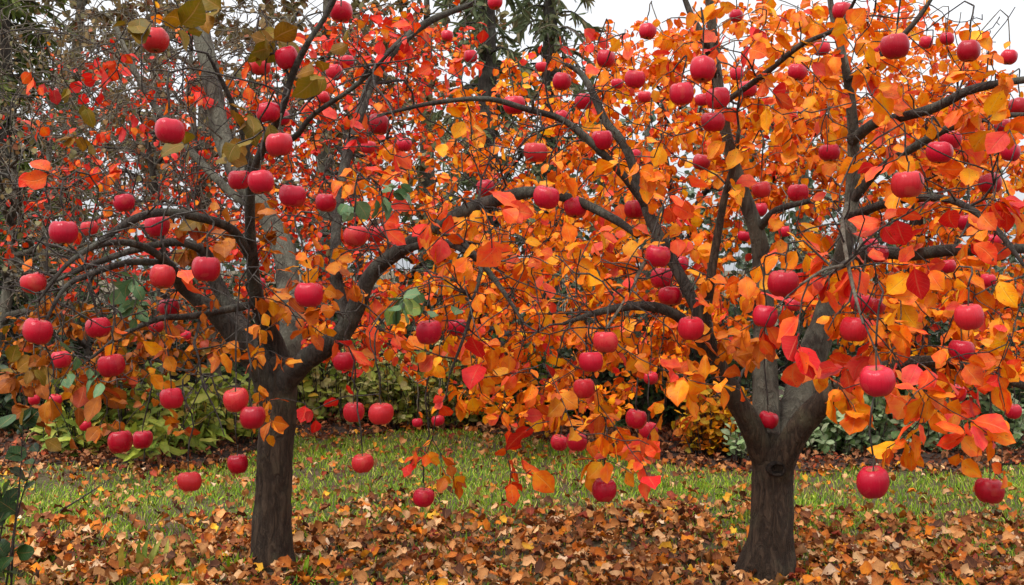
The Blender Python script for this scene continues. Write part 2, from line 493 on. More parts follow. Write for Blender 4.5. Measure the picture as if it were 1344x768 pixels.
# ------------------------------------------------------------------ the apples of the photograph: px, py, diameter in px, label
APPLES = [
 (204,53,36,'large red apple highest in the top left corner, hanging alone among grey twigs'),
 (223,172,38,'large red apple hanging alone below the topmost left apple, beside the pale leaning limb'),
 (342,87,27,'smaller left apple of the pair near the top of the dark upright branch'),
 (377,76,31,'right, larger apple of the pair near the top of the dark upright branch'),
 (352,148,31,'red apple touching a darker one directly beneath the dark upright branch of the left tree'),
 (369,155,24,'darker apple half hidden behind its brighter neighbour on the upright branch of the left tree'),
 (366,190,36,'bright red apple on a pale thin stalk right below the two overlapping ones'),
 (314,236,30,'left apple of the touching pair in the middle of the left tree'),
 (342,239,35,'right, nearer apple of the touching pair in the middle of the left tree'),
 (384,257,36,'large apple right of and below the touching pair, middle of the left tree'),
 (428,266,28,'pale red apple right of the large one in the middle of the left tree'),
 (447,15,31,'bright apple at the top edge, beside the dark branch tip of the left tree'),
 (424,128,18,'tiny apple deep behind the upper branch right of the overlapping pair'),
 (439,95,23,'orange tinged apple half seen among red leaves right of the dark upright branch'),
 (455,82,20,'small dark apple right behind the orange tinged one near the top of the left tree'),
 (587,47,16,'tiny dark red apple hanging alone high between the two trees'),
 (618,74,18,'small orange red apple just below the tiny lone one high between the trees'),
 (675,138,29,'pinkish apple on the long near level branch high between the trees'),
 (737,107,25,'dark red apple high up, left of the bent bare branch of the right tree'),
 (766,133,25,'half shaded apple against the bent bare branch high on the right tree'),
 (711,88,16,'tiny apple among red leaves under the conifer at top centre'),
 (650,3,20,'orange apple cut by the top edge of the picture at its centre'),
 (497,163,29,'red apple at the end of the thin level branch in the upper middle left'),
 (530,190,21,'small apple just right of and below the one on the thin level branch'),
 (483,193,20,'small dull apple under the one on the thin level branch, partly behind twigs'),
 (703,200,32,'large pinkish apple in the upper centre above the orange leaves'),
 (737,154,20,'small shaded apple on the crossing branches above the large upper centre one'),
 (637,247,26,'pale red apple resting against the arching limb at the centre'),
 (717,259,34,'flat shouldered apple under the top of the arching limb, centre of the picture'),
 (755,272,31,'deep red apple just right of the flat shouldered one under the arching limb'),
 (790,184,29,'dark apple hanging on the sloping branch at the upper left of the right tree'),
 (832,205,20,'small orange red apple where two sloping branches of the right tree part'),
 (833,275,28,'pale pink apple at the right end of the arching limb, partly under a leaf'),
 (833,104,28,'upper apple ringed by orange leaves at the upper left of the tall dark stem'),
 (810,110,16,'tiny apple tucked to the left of the leaf ringed upper one'),
 (850,41,23,'apple high against the white sky, with an orange leaf just below it'),
 (795,77,25,'dull pink apple beside the open white sky above an orange leaf'),
 (846,127,18,'small apple right below the leaf ringed upper one'),
 (895,123,32,'apple left of the tall dark stem, in the upper right tree'),
 (922,91,34,'large apple directly left of the tall dark stem, topmost of the close group there'),
 (942,129,31,'large apple in front of the tall dark stem of the right tree'),
 (922,131,19,'small apple squeezed between two large ones at the tall dark stem'),
 (936,160,31,'lowest apple of the close group at the tall dark stem'),
 (967,97,18,'small apple right of the tall dark stem, level with the topmost of the group'),
 (982,117,24,'flattened apple right of the close group at the tall dark stem'),
 (921,213,24,'apple left of the tall dark stem below the close group'),
 (966,21,18,'small apple near the top edge right of the tall dark stem'),
 (999,249,26,'left apple of the spaced pair right of the tall dark stem'),
 (1048,253,27,'right apple of the spaced pair, on the short side branch of the right tree'),
 (998,275,19,'small bright apple just under the left one of the spaced pair'),
 (976,310,16,'tiny apple left of the grey middle stem of the right tree'),
 (1030,304,16,'tiny apple right of the grey middle stem of the right tree'),
 (1175,61,36,'large apple against white sky in the upper right'),
 (1155,65,16,'tiny apple tucked to the left of the large upper right one'),
 (1271,67,30,'dark apple against white sky near the top right corner'),
 (1243,51,18,'small dark apple just left of and above the one near the top right corner'),
 (1215,56,18,'small shaded apple between the two larger ones in the top right sky'),
 (1324,75,22,'dull purple apple at the right edge near the top right corner'),
 (1338,140,27,'apple cut by the right edge beside the upper dark bough'),
 (1105,14,25,'apple near the top edge, half covered by a dark twig, in the right tree'),
 (1078,64,22,'apple among orange leaves below the one near the top edge'),
 (1046,95,24,'pale apple behind orange leaves right of the tall dark stem'),
 (1089,200,27,'shaded apple beside the dark centre right stem, split by a twig'),
 (1191,242,41,'very large apple below the upper dark bough on the right'),
 (1247,184,28,'back apple of the overlapping pair on the right bough'),
 (1233,200,34,'front apple of the overlapping pair on the right bough'),
 (1300,241,30,'apple right of the very large one, partly behind leaves'),
 (1326,200,25,'pinkish apple near the right edge under the upper bough'),
 (1316,166,23,'apple near the right edge between two boughs'),
 (83,305,37,'bright apple left of the arching branch at the far left'),
 (117,300,22,'dull apple behind and right of the bright far left one'),
 (163,266,27,'apple just above the arching branch at the left, with orange leaves right of it'),
 (207,296,33,'apple hanging right under the top of the arching branch at the left'),
 (44,371,32,'apple nearest the left edge above the twig fans'),
 (213,363,33,'apple left of the large one over the cut limb end'),
 (271,353,37,'large apple with a pink leaf beside it, over the cut limb end'),
 (222,404,26,'apple just below the cut limb end of the left tree'),
 (205,428,20,'small apple lower left of the one below the cut limb end'),
 (244,440,14,'tiny apple under the cut limb end, right of the small one'),
 (405,387,37,'large apple hanging in front of gold leaves above the low fork of the left tree'),
 (340,373,18,'reddish apple half hidden by gold leaves above the left fork'),
 (50,435,39,'large apple at the left edge beside grey twigs'),
 (129,430,32,'apple between the left edge one and the limb, on a forked twig'),
 (146,480,35,'large apple below the forked twig, left of the left tree'),
 (80,472,25,'shaded apple behind a leaf below the large left edge one'),
 (452,474,31,'apple under the arching limb close to the low fork of the left tree'),
 (467,310,33,'left apple of the close pair beside green leaves'),
 (493,307,26,'right, farther apple of the close pair beside green leaves'),
 (563,436,34,'deep red apple under the green leaf sprig between the trees'),
 (600,430,27,'apple half behind a dark yellow leaf, right of the green leaf sprig'),
 (863,336,33,'top apple of the vertical three at the left of the right tree'),
 (869,365,30,'middle apple of the vertical three at the left of the right tree'),
 (880,389,31,'lowest apple of the vertical three at the left of the right tree'),
 (892,347,23,'farther apple right behind the vertical three'),
 (795,449,33,'top apple of the hanging chain left of the right tree'),
 (776,475,33,'second apple of the hanging chain left of the right tree'),
 (766,510,29,'third apple down the hanging chain, partly behind a leaf'),
 (854,496,19,'small dark apple right of the hanging chain'),
 (907,431,34,'pinkish apple over the left limb of the right tree'),
 (1028,372,40,'very large apple in front of the grey middle stem of the right tree'),
 (1004,415,32,'shaded apple below the very large one on the grey middle stem'),
 (1040,400,20,'small red apple tucked under the very large one, right side'),
 (1122,432,39,'very large apple right of the grey fork of the right tree'),
 (1131,398,30,'apple just above the very large one right of the grey fork'),
 (1149,402,27,'orange red apple behind the hanging twig right of the grey fork'),
 (1151,500,46,'largest apple of all, hanging before the right limb of the right tree'),
 (1272,416,38,'large apple under yellow leaves towards the right edge'),
 (1262,460,33,'apple just below the large one under yellow leaves, right'),
 (1268,292,24,'apple within the curve of the arching branch on the right'),
 (1140,323,25,'upper left apple of the cluster behind the pale hanging twigs, right tree'),
 (1152,333,28,'lower right apple of the cluster behind the pale hanging twigs, right tree'),
 (1111,335,18,'small apple left of the cluster behind the pale hanging twigs'),
 (1115,305,20,'small dull apple above the cluster behind the pale hanging twigs'),
 (1008,551,27,'red apple sitting in the crotch of the right trunk'),
 (1256,516,24,'apple under the low right limb beside a dry pale leaf'),
 (1243,350,22,'shaded apple below the level bough on the right'),
 (1297,368,20,'small dark apple below the level bough near the right edge'),
 (1304,316,20,'small pink apple inside the arching branch on the right'),
 (226,523,31,'apple above the lance leaved plants left of the left trunk'),
 (310,525,34,'upper apple of the pair hanging beside the left trunk'),
 (331,548,34,'lower apple of the pair hanging beside the left trunk'),
 (312,609,28,'dark red apple lowest beside the left trunk'),
 (158,580,32,'left apple of the low pair in front of the lance leaved plants'),
 (187,577,27,'right apple of the low pair in front of the lance leaved plants'),
 (249,632,31,'apple hanging lowest of all on the left, over the grass'),
 (73,525,18,'small apple among brown leaves low at the left edge'),
 (45,525,16,'tiny apple nearest the left edge among low brown leaves'),
 (112,559,15,'tiny pinkish apple among brown leaves left of the low pair'),
 (464,541,29,'left apple of the spaced pair hanging right of the left trunk'),
 (500,543,33,'right apple of the spaced pair hanging right of the left trunk'),
 (476,608,29,'orange red apple on a long stalk over the lawn'),
 (556,653,28,'apple lowest between the trees, under red leaves'),
 (575,552,18,'small red apple behind the drooping twig between the trees'),
 (548,555,14,'tiny apple left of the small one behind the drooping twig'),
 (734,581,23,'left apple of the low pair over the bed left of the right trunk'),
 (757,580,28,'right apple of the low pair over the bed left of the right trunk'),
 (835,550,28,'upper apple of the pink pair left of the right trunk'),
 (851,565,25,'lower apple of the pink pair left of the right trunk'),
 (793,643,32,'apple lowest left of the right trunk, ringed by orange and red leaves'),
 (1146,633,43,'very large apple hanging over the lawn right of the right trunk'),
 (1299,644,38,'large apple lowest at the far right, over the lawn'),
 (1330,540,22,'apple at the right edge low down behind a red leaf'),
]
arng = np.random.default_rng(3)
AP = []
for (ax, ay, ad, lab) in APPLES:
    D = float(np.clip(arng.normal(0.0765, 0.004), 0.067, 0.086))
    if ad > 38: D = 0.086
    Y = FPX * D / ad
    if Y > 5.7: Y = 5.7 - (Y - 5.7) * 0.0 + arng.uniform(-.2, .1)
    D = ad * Y / FPX
    AP.append((ax, ay, ad, Y, D, P(ax, ay, Y), lab))
AP_PX = np.array([(a[0], a[1], a[2], a[3]) for a in AP], float)

def clear_apples(pos, rng, keep=0.04, f=0.7):
    """drop leaves that would hide an apple hanging behind them"""
    q = proj(pos)
    d = np.hypot(q[:, None, 0] - AP_PX[None, :, 0], q[:, None, 1] - AP_PX[None, :, 1])
    hit = (d < AP_PX[None, :, 2] * f) & (pos[:, None, 1] < AP_PX[None, :, 3] + 0.02)
    bad = hit.any(1) & (rng.random(len(pos)) > keep)
    return ~bad

def leaf_twigs(paths, rng, per=(4, 8), size=0.075, start=0.3, reach=0.2):
    """places for leaves along the last part of each twig"""
    pos, ax, nr, sz, idx = [], [], [], [], []
    for k, path in enumerate(paths):
        n = int(rng.integers(per[0], per[1] + 1))
        L = len(path)
        run = np.linalg.norm(np.diff(path[:, :3], axis=0), axis=1).sum()
        f = np.sort(rng.uniform(max(start, 1 - reach / max(run, .01)), 1.0, n)); f[-1] = 1.0
        x = f * (L - 1)
        i = np.minimum(x.astype(int), L - 2)
        fr = (x - i)[:, None]
        p = path[i, :3] * (1 - fr) + path[i + 1, :3] * fr
        tn = unit(path[i + 1, :3] - path[i, :3])
        out = rng.normal(0, 1, (n, 3))
        out = unit(out - tn * np.sum(out * tn, 1, keepdims=True))
        a = unit(tn * 0.45 + out * 0.9 + np.array((0, 0, -0.55)) + rng.normal(0, 0.25, (n, 3)))
        m = rng.normal(0, 0.75, (n, 3)) + np.array((0, -0.35, 0.75))
        pos.append(p); ax.append(a); nr.append(m); sz.append(size * rng.uniform(0.55, 1.2, n) * 0.9); idx.append(np.full(n, k))
    return np.concatenate(pos), np.concatenate(ax), np.concatenate(nr), np.concatenate(sz), np.concatenate(idx)

def build_front_tree(name, label, trunk, limbs, blobs, bare, apples, seed, base_px, dens=1.0):
    """an apple tree: trunk, every main limb a part, twigs, leaves of each kind"""
    rng = np.random.default_rng(seed)
    g = Grower(seed)
    tp = limb_path(trunk, 0.02)
    base = P(base_px[0], base_px[1], trunk[0][2]); base[2] = 0.0
    root = empty(name, base)
    tag(root, label, 'tree')
    a = Acc(); tube(a, tp, 36, rough=0.16, nscale=15)
    a.build('trunk', M_BARK, root, base)
    accs = []
    for k, (rows, mat, lab) in enumerate(limbs):
        lp = limb_path(rows)
        w = rows[0][3]
        a = Acc(); tube(a, lp, 16 if w > 15 else 9, rough=0.13 if w > 12 else 0.1, nscale=26)
        accs.append((a, mat, lab))
        g.nodes(lp, 6, k)
    # the twigs each apple hangs from
    tg = []
    for ap in apples:
        c, D = ap[5], ap[4]
        stalk = 0.02 + 0.03 * rng.random()
        tg.append((c + np.array((rng.normal(0, .004), rng.normal(0, .004), D * 0.42 + stalk)), 'apple', None, None))
    for (cx, cy, rx, ry, Y0, Y1, n, pal, size) in blobs:
        for _ in range(int(math.ceil(n * dens))):
            while True:
                u, v = rng.uniform(-1, 1, 2)
                if u * u + v * v < 1: break
            tg.append((P(cx + u * rx, cy + v * ry, rng.uniform(Y0, Y1)), 'leaf', pal, size))
    for (cx, cy, rx, ry, Y0, Y1, n) in bare:
        for _ in range(n):
            u, v = rng.uniform(-1, 1, 2)
            tg.append((P(cx + u * rx, cy + v * ry, rng.uniform(Y0, Y1)), 'bare', None, None))
    lim = g.pos[:g.n].copy()
    key = [np.min(np.linalg.norm(lim - t[0], axis=1)) * rng.uniform(0.8, 1.2) for t in tg]
    by = {}
    order = list(np.argsort(key))
    lead = [i for i in order if tg[i][1] == 'bare' and rng.random() < .5]      # long leading shoots first
    rng.shuffle(lead)
    for i in lead + [i for i in order if i not in set(lead)]:
        t, kind, pal, size = tg[i]
        if kind == 'apple':
            h = rng.uniform(.05, .13) if proj(t)[0, 1] < 480 else rng.uniform(.12, .26)
            q = t + np.array((rng.normal(0, .014), rng.normal(0, .014), h))
            g.reach(q, end=unit(np.array((rng.normal(0, .5), rng.normal(0, .5), -.8))), wiggle=0.1, thick=1.7, lift=0.45)
            p = g.reach(t, end=np.array((0, 0, -1.0)), wiggle=0.05, thick=1.7, lift=-0.3, last=True)
            if rng.random() < 0.22: by.setdefault(('apple', 0.06), []).append(p)
        elif kind == 'leaf':
            p = g.reach(t, droop=0.5, wiggle=0.09)
            by.setdefault((pal, size), []).append(p)
        else:
            g.reach(t, droop=0.15, wiggle=0.10, thick=1.15)
    for p, k in zip(g.paths, g.plid):                     # every limb carries its own twigs
        a = accs[k][0]; a.mi = 1
        tube(a, p, 6 if p[0, 3] > 0.004 else 4)
    for a, mat, lab in accs:
        o = a.build('branch', [mat, M_TWIG if mat is not M_GREYBARK else M_GREYTWIG], root, base)
        if lab: o['label'] = lab
    la, ga = Acc(), Acc()
    for (pal, size), paths in by.items():
        pl = pal if pal != 'apple' else 'orange'
        per = (1, 3) if pal == 'apple' else (3, 6)
        if pal in ('olive', 'green', 'red', 'pink'): per = (2, 5)
        pos, ax, nr, sz, idx = leaf_twigs(paths, rng, per, size, 0.35)
        k = clear_apples(pos + ax * sz[:, None] * 0.5, rng)
        pos, ax, nr, sz = pos[k], ax[k], nr[k], sz[k]
        sz = sz * (1.14 if size > .079 else 1.0)
        c1, c2 = pick(pl, len(pos), rng)
        leaves(ga if pl == 'green' else la, pos, ax, nr, sz, c1, c2, 'apple', across=5, wid=1.0, curl=0.65, fold=0.24, wav=0.03, rng=rng)
    la.build('foliage', M_LEAF, root, base)
    if ga.n:
        o = ga.build('green_leaves', M_GREEN, root, base)
        o['label'] = 'few leaves that are still dull green'
    return root, g

# ------------------------------------------------------------------ the two front trees
T_A = [(357,768,4.1,76),(357,752,4.1,62),(357,733,4.1,55),(358,680,4.1,49),(360,600,4.1,47),(364,545,4.1,47),(366,510,4.1,46),(367,488,4.1,38),(367,470,4.1,22)]
L_A = [
 ([(364,545,4.1,35),(372,505,4.08,33),(403,472,4.02,29),(447,440,3.95,26),(470,397,3.92,24),(490,357,3.9,21),(535,322,3.85,20),(590,288,3.8,19),(640,266,3.75,18),(700,252,3.7,15),(755,263,3.65,13),(810,290,3.6,11),(838,310,3.55,8)], M_LIMB, 'long arching dark limb reaching to the right'),
 ([(522,330,3.86,12),(575,318,3.75,10),(620,335,3.6,9),(655,375,3.5,7),(688,425,3.4,4)], M_LIMB, None),
 ([(600,310,3.7,8),(630,345,3.5,7),(626,375,3.45,6),(613,430,3.4,5),(590,492,3.35,3)], M_LIMB, None),
 ([(362,545,4.1,34),(346,495,4.06,32),(318,455,4.0,27),(285,415,3.95,23),(250,385,3.9,19),(236,372,3.86,17),(222,347,3.7,11),(190,325,3.55,10),(150,318,3.4,8),(100,333,3.3,5)], M_LIMB, None),
 ([(365,535,4.12,30),(352,485,4.12,27),(325,440,4.15,22),(300,400,4.2,19),(282,366,4.2,18),(268,330,4.2,14),(230,318,4.1,11),(170,330,4.0,9),(110,352,3.9,7),(60,375,3.8,4)], M_LIMB, None),
 ([(366,530,4.1,30),(366,470,4.15,27),(350,430,4.1,23),(336,385,4.0,19),(331,340,3.9,16),(328,290,3.8,14),(330,240,3.7,12),(345,195,3.6,11),(368,150,3.5,10),(385,95,3.45,9),(405,55,3.4,8),(425,25,3.4,7),(442,-8,3.35,6),(455,-50,3.3,4)], M_LIMB, 'dark upright branch'),
 ([(329,280,3.82,11),(324,200,3.72,10),(310,150,3.65,8),(292,108,3.6,6),(272,70,3.55,4)], M_LIMB, None),
 ([(372,190,3.58,8),(392,175,3.5,8),(412,150,3.45,7),(470,110,3.4,6),(520,60,3.35,4)], M_LIMB, None),
 ([(334,345,3.92,14),(305,302,3.75,12),(260,285,3.6,12),(215,279,3.5,11),(175,288,3.4,10),(130,318,3.3,8),(88,347,3.2,6),(50,395,3.15,4)], M_LIMB, 'arching branch drooping to the left'),
 ([(215,345,3.7,10),(165,345,3.5,9),(115,362,3.4,8),(85,378,3.3,6),(58,425,3.2,4)], M_LIMB, None),
 ([(366,530,4.12,32),(380,450,4.25,30),(379,390,4.4,29),(372,330,4.5,28),(345,275,4.6,26),(310,225,4.7,25),(288,165,4.8,24),(275,90,4.85,23),(262,30,4.9,22),(252,-40,4.95,20)], M_GREYBARK, 'pale grey limb leaning up at the back'),
 ([(350,280,4.6,12),(300,250,4.75,11),(235,180,4.9,9),(185,110,5.0,8),(150,30,5.1,6)], M_GREYBARK, None),
 ([(452,425,3.96,16),(440,330,4.1,14),(452,220,4.3,13),(485,115,4.5,13),(515,68,4.55,12),(560,30,4.6,10),(620,5,4.6,7)], M_LIMB, None),
 ([(330,400,4.0,11),(250,415,3.8,9),(210,418,3.7,8),(160,440,3.6,6),(120,470,3.5,4)], M_LIMB, None),
]
BL_A = [
 (470,60,90,50,3.8,5.0,14,'orange_red',.072),(560,60,80,50,3.8,5.0,10,'orange_red',.072),(130,260,110,100,3.6,4.8,16,'orange_red',.068),(150,120,120,80,3.8,5.0,12,'orange_red',.066),
 (400,365,75,50,3.4,4.3,15,'gold',.078),(440,425,75,50,3.3,4.2,15,'gold',.078),(360,445,60,32,3.4,4.0,8,'gold',.075),
 (362,545,26,38,3.4,3.9,5,'gold',.07),(310,300,95,40,3.4,4.4,14,'brown_gold',.08),(200,405,85,50,3.3,4.3,10,'brown_gold',.075),
 (235,460,60,45,3.3,4.2,8,'gold',.075),(80,525,80,55,3.2,4.2,18,'brown_gold',.082),(60,480,50,35,3.2,3.9,6,'olive',.085),
 (230,25,60,28,2.9,3.8,5,'olive',.09),(400,65,60,40,3.0,3.7,8,'olive',.09),(150,170,70,40,3.3,4.0,4,'olive',.085),(300,175,70,35,3.1,3.7,8,'olive',.09),
 (70,100,40,30,3.0,3.6,2,'red',.065),(45,215,25,20,2.8,3.1,1,'red',.075),(110,120,90,70,3.8,4.6,6,'red',.07),
 (560,230,115,130,3.4,4.6,42,'orange',.078),(510,110,110,85,3.4,4.8,30,'orange_red',.078),(565,350,120,80,3.3,4.4,30,'orange',.078),
 (330,110,160,90,4.0,5.2,26,'orange_red',.07),(590,470,80,45,3.3,4.2,14,'orange',.078),(495,465,40,40,3.3,3.9,4,'pink',.08),
 (545,590,30,22,3.2,3.5,3,'orange_red',.07),(580,615,22,30,3.2,3.6,3,'gold',.065),(410,545,25,18,3.2,3.6,2,'red',.075),(250,345,30,15,3.1,3.4,2,'pink',.09),
 (640,300,40,60,3.0,3.5,4,'pink',.09),(500,246,38,16,2.9,3.1,4,'green',.07),(565,402,55,22,2.9,3.2,7,'green',.07),(180,385,30,16,3.0,3.3,3,'green',.065),
 (80,500,60,38,3.0,3.4,6,'green',.068),(165,405,25,15,3.3,3.6,2,'green',.07),(440,260,30,15,3.1,3.4,2,'green',.075),(330,480,80,25,3.5,4.2,4,'gold',.07),
 (210,560,70,40,3.5,4.3,6,'brown_gold',.07),(520,250,60,90,3.1,3.6,6,'orange_red',.09),
]
BARE_A = [(610,370,120,110,2.9,3.8,45),(440,200,130,150,3.0,4.2,40),(130,230,140,190,2.9,3.8,60),(480,300,160,160,3.0,3.9,50),(120,130,140,130,3.8,5.2,90),(250,90,150,110,3.8,5.2,60),(160,250,170,200,3.0,4.8,110),(110,330,110,90,3.1,4.0,40),(560,300,140,140,3.1,4.4,50),(150,200,160,180,3.2,5.2,110),(90,420,100,90,3.1,4.2,40),(330,150,150,150,3.2,4.6,60),(580,330,120,110,3.3,4.2,40),(540,120,120,110,3.6,5,40),(250,520,90,60,3.4,4.2,16),(300,380,120,70,3.2,3.9,26)]
T_B = [(1006,774,3.95,100),(1006,757,3.95,80),(1008,732,3.95,70),(1011,700,3.95,60),(1013,660,3.95,54),(1014,620,3.95,53),(1014,590,3.95,46),(1014,570,3.96,30)]
L_B = [
 ([(1013,640,3.95,36),(1004,605,3.94,34),(987,562,3.9,31),(966,525,3.88,28),(945,487,3.85,26),(930,450,3.8,23),(925,415,3.75,17),(932,370,3.7,13),(940,320,3.68,11),(950,265,3.65,10),(963,215,3.62,8),(970,170,3.6,5)], M_BARK, 'dark left limb of the low fork'),
 ([(938,472,3.83,19),(905,427,3.75,15),(870,406,3.7,14),(830,402,3.65,12),(785,410,3.6,9),(740,425,3.5,5)], M_LIMB, None),
 ([(1012,630,3.98,38),(1006,560,4.05,35),(1004,490,4.12,33),(1002,420,4.15,29),(1000,340,4.15,25),(990,295,4.12,21),(972,245,4.1,18),(956,190,4.05,16),(945,130,4.0,14),(938,70,4.0,13),(932,10,3.95,11),(925,-50,3.9,8)], M_GREYBARK, 'tall grey middle stem darkening upwards'),
 ([(996,300,4.12,12),(1020,276,4.0,10),(1062,264,3.9,7)], M_LIMB, None),
 ([(1017,630,4.0,42),(1033,560,4.1,40),(1055,500,4.2,38),(1076,440,4.25,36),(1092,390,4.3,30),(1105,340,4.3,24),(1115,290,4.3,20),(1120,220,4.3,17),(1118,150,4.25,14),(1110,90,4.2,11),(1095,30,4.2,9),(1085,-30,4.2,6)], M_GREYBARK, 'broad grey stem leaning right'),
 ([(1015,640,3.95,38),(1030,598,3.9,36),(1053,558,3.85,34),(1080,528,3.8,31),(1107,508,3.75,25),(1150,486,3.7,19),(1200,475,3.65,16),(1250,478,3.6,14),(1300,492,3.6,12),(1350,508,3.6,10),(1420,525,3.6,6)], M_BARK, 'dark right limb of the low fork'),
 ([(1104,350,4.3,20),(1150,332,4.2,18),(1200,334,4.1,17),(1240,329,4.0,16),(1300,328,3.9,14),(1350,326,3.85,12),(1430,318,3.8,7)], M_LIMB, None),
 ([(1118,185,4.25,15),(1150,161,4.1,14),(1190,152,4.0,13),(1230,140,3.9,13),(1275,118,3.8,12),(1330,107,3.7,10),(1400,98,3.6,6)], M_LIMB, None),
 ([(1117,265,4.3,14),(1150,226,4.2,12),(1200,193,4.1,11),(1246,168,4.0,10),(1310,153,3.9,8),(1370,150,3.9,5)], M_LIMB, None),
 ([(1116,285,4.2,12),(1170,265,3.9,11),(1232,260,3.6,10),(1275,275,3.4,9),(1312,306,3.3,8),(1345,350,3.2,5)], M_LIMB, 'arching branch bending down at the right'),
 ([(926,432,3.77,17),(897,370,3.8,15),(860,300,3.85,15),(842,255,3.9,14),(822,195,3.92,12),(795,160,3.95,11),(778,122,3.97,10),(762,96,4.0,8),(742,84,4.0,5)], M_LIMB, None),
 ([(852,275,3.88,12),(815,227,3.85,11),(770,182,3.8,10),(735,156,3.8,9),(690,143,3.75,8),(640,130,3.7,7),(570,135,3.65,6),(495,152,3.6,4)], M_LIMB, None),
 ([(944,110,4.02,11),(926,57,3.9,10),(905,15,3.9,8),(885,-40,3.9,5)], M_LIMB, None),
 ([(1112,105,4.2,9),(1160,70,4.1,8),(1200,30,4.0,7),(1235,-20,4.0,4)], M_LIMB, None),
 ([(950,135,3.98,8),(1000,100,3.8,8),(1050,60,3.7,7),(1100,35,3.6,6),(1130,-15,3.5,4)], M_LIMB, None),
 ([(1112,268,4.2,7),(1106,300,3.6,6),(1118,370,3.1,5),(1133,425,2.9,3)], M_GREYTWIG, None),
 ([(1114,300,4.2,7),(1130,318,3.6,6),(1112,345,3.2,5),(1082,354,3.0,4),(1050,374,2.9,3)], M_GREYTWIG, None),
 ([(868,330,3.85,7),(846,345,3.6,6),(826,385,3.4,5),(795,432,3.3,3)], M_GREYTWIG, None),
]
BL_B = [
 (720,535,75,40,3.3,4.4,12,'orange',.078),(640,520,60,35,3.5,4.5,8,'orange',.078),(820,560,50,35,3.2,4.0,6,'orange',.078),(760,60,60,40,3.8,4.8,8,'orange_red',.075),
 (960,40,90,60,3.4,4.8,14,'orange',.078),(1100,60,110,60,3.6,4.9,16,'orange',.078),(1040,200,120,70,3.6,4.9,16,'orange',.078),(1230,130,110,60,3.6,4.9,12,'orange',.078),
 (1000,60,150,70,3.4,4.8,34,'orange',.078),(1200,70,140,75,3.3,4.8,34,'orange',.078),(1070,160,130,80,3.3,4.9,34,'orange',.08),(1230,200,120,80,3.2,4.8,30,'orange',.08),
 (880,180,120,110,3.4,4.9,40,'orange',.078),(830,60,70,50,3.6,4.6,12,'orange',.075),(780,250,90,90,3.4,4.6,26,'orange',.078),(780,350,100,70,3.3,4.6,28,'orange',.078),
 (700,330,90,110,3.6,4.9,24,'orange',.075),(690,460,90,60,3.4,4.5,20,'orange',.078),(800,470,80,60,3.3,4.3,14,'orange',.078),(960,330,70,80,3.2,4.3,16,'orange',.08),
 (960,440,60,60,3.2,3.9,9,'gold',.08),(1170,330,140,80,3.1,4.4,34,'orange',.082),(1200,420,140,60,3.0,4.2,32,'orange',.084),(1290,420,60,90,2.9,4.0,16,'orange',.084),
 (1200,520,100,45,2.9,3.8,16,'orange',.085),(1300,540,50,60,2.8,3.6,10,'orange_red',.085),(1230,590,80,22,2.9,3.5,6,'orange',.08),(1215,545,40,30,2.7,3.0,3,'pink',.09),
 (1030,440,40,50,2.9,3.4,5,'orange_red',.09),(1035,460,22,30,2.7,2.9,2,'pink',.09),(1090,340,50,50,2.8,3.4,5,'pink',.085),(900,270,60,60,3.1,3.6,4,'pink',.085),
 (785,300,20,20,3.0,3.2,1,'pink',.09),(1140,210,20,20,2.9,3.1,1,'pink',.095),(1010,110,120,80,3.2,3.8,5,'pink',.08),(680,470,50,40,3.1,3.5,4,'pink',.085),
 (790,590,60,42,3.0,3.7,10,'orange',.08),(700,610,45,40,3.1,3.6,4,'orange_red',.08),(840,620,40,40,3.0,3.4,3,'pink',.08),(880,520,50,35,3.2,3.8,6,'orange',.08),
 (935,500,40,30,3.0,3.5,4,'orange',.085),(770,540,60,35,3.1,3.7,7,'gold',.078),(1230,300,90,50,2.9,3.7,6,'pink',.085),(1300,130,60,60,3.1,3.9,9,'orange',.08),
 (1180,480,90,40,2.8,3.3,7,'orange_red',.09),(1100,520,40,30,3.1,3.6,4,'orange',.085),(1290,250,60,50,3,3.8,8,'orange_red',.085),(1320,620,24,16,3,3.3,2,'orange',.08),
]
BARE_B = [(720,400,120,120,2.9,3.9,40),(1200,330,140,140,2.8,3.8,40),(760,300,130,180,3.2,4.4,50),(1150,150,190,150,3.1,4.3,50),(1290,60,80,60,3.2,4.4,16),(1010,120,130,110,3.3,4.4,26),(1180,230,150,110,3.1,4.3,36),(800,130,90,90,3.4,4.6,24),(700,250,110,110,3.4,4.6,40),(840,430,110,90,3.2,3.9,24),(1180,400,150,90,3,4,24)]

ap_A = [a for a in AP if a[0] < 672]
ap_B = [a for a in AP if a[0] >= 672]
TREE_A, G_A = build_front_tree('apple_tree', 'slim trunked apple tree in the left half, low dark fork, sparse gold and olive leaves', T_A, L_A, BL_A, BARE_A, ap_A, 21, (357, 745), 0.72)
TREE_B, G_B = build_front_tree('apple_tree', 'thick trunked apple tree in the right half, low wide fork, dense bright orange leaves', T_B, L_B, BL_B, BARE_B, ap_B, 22, (1006, 757), 0.72)
TREE_A['group'] = TREE_B['group'] = 'apple trees hung with red apples'

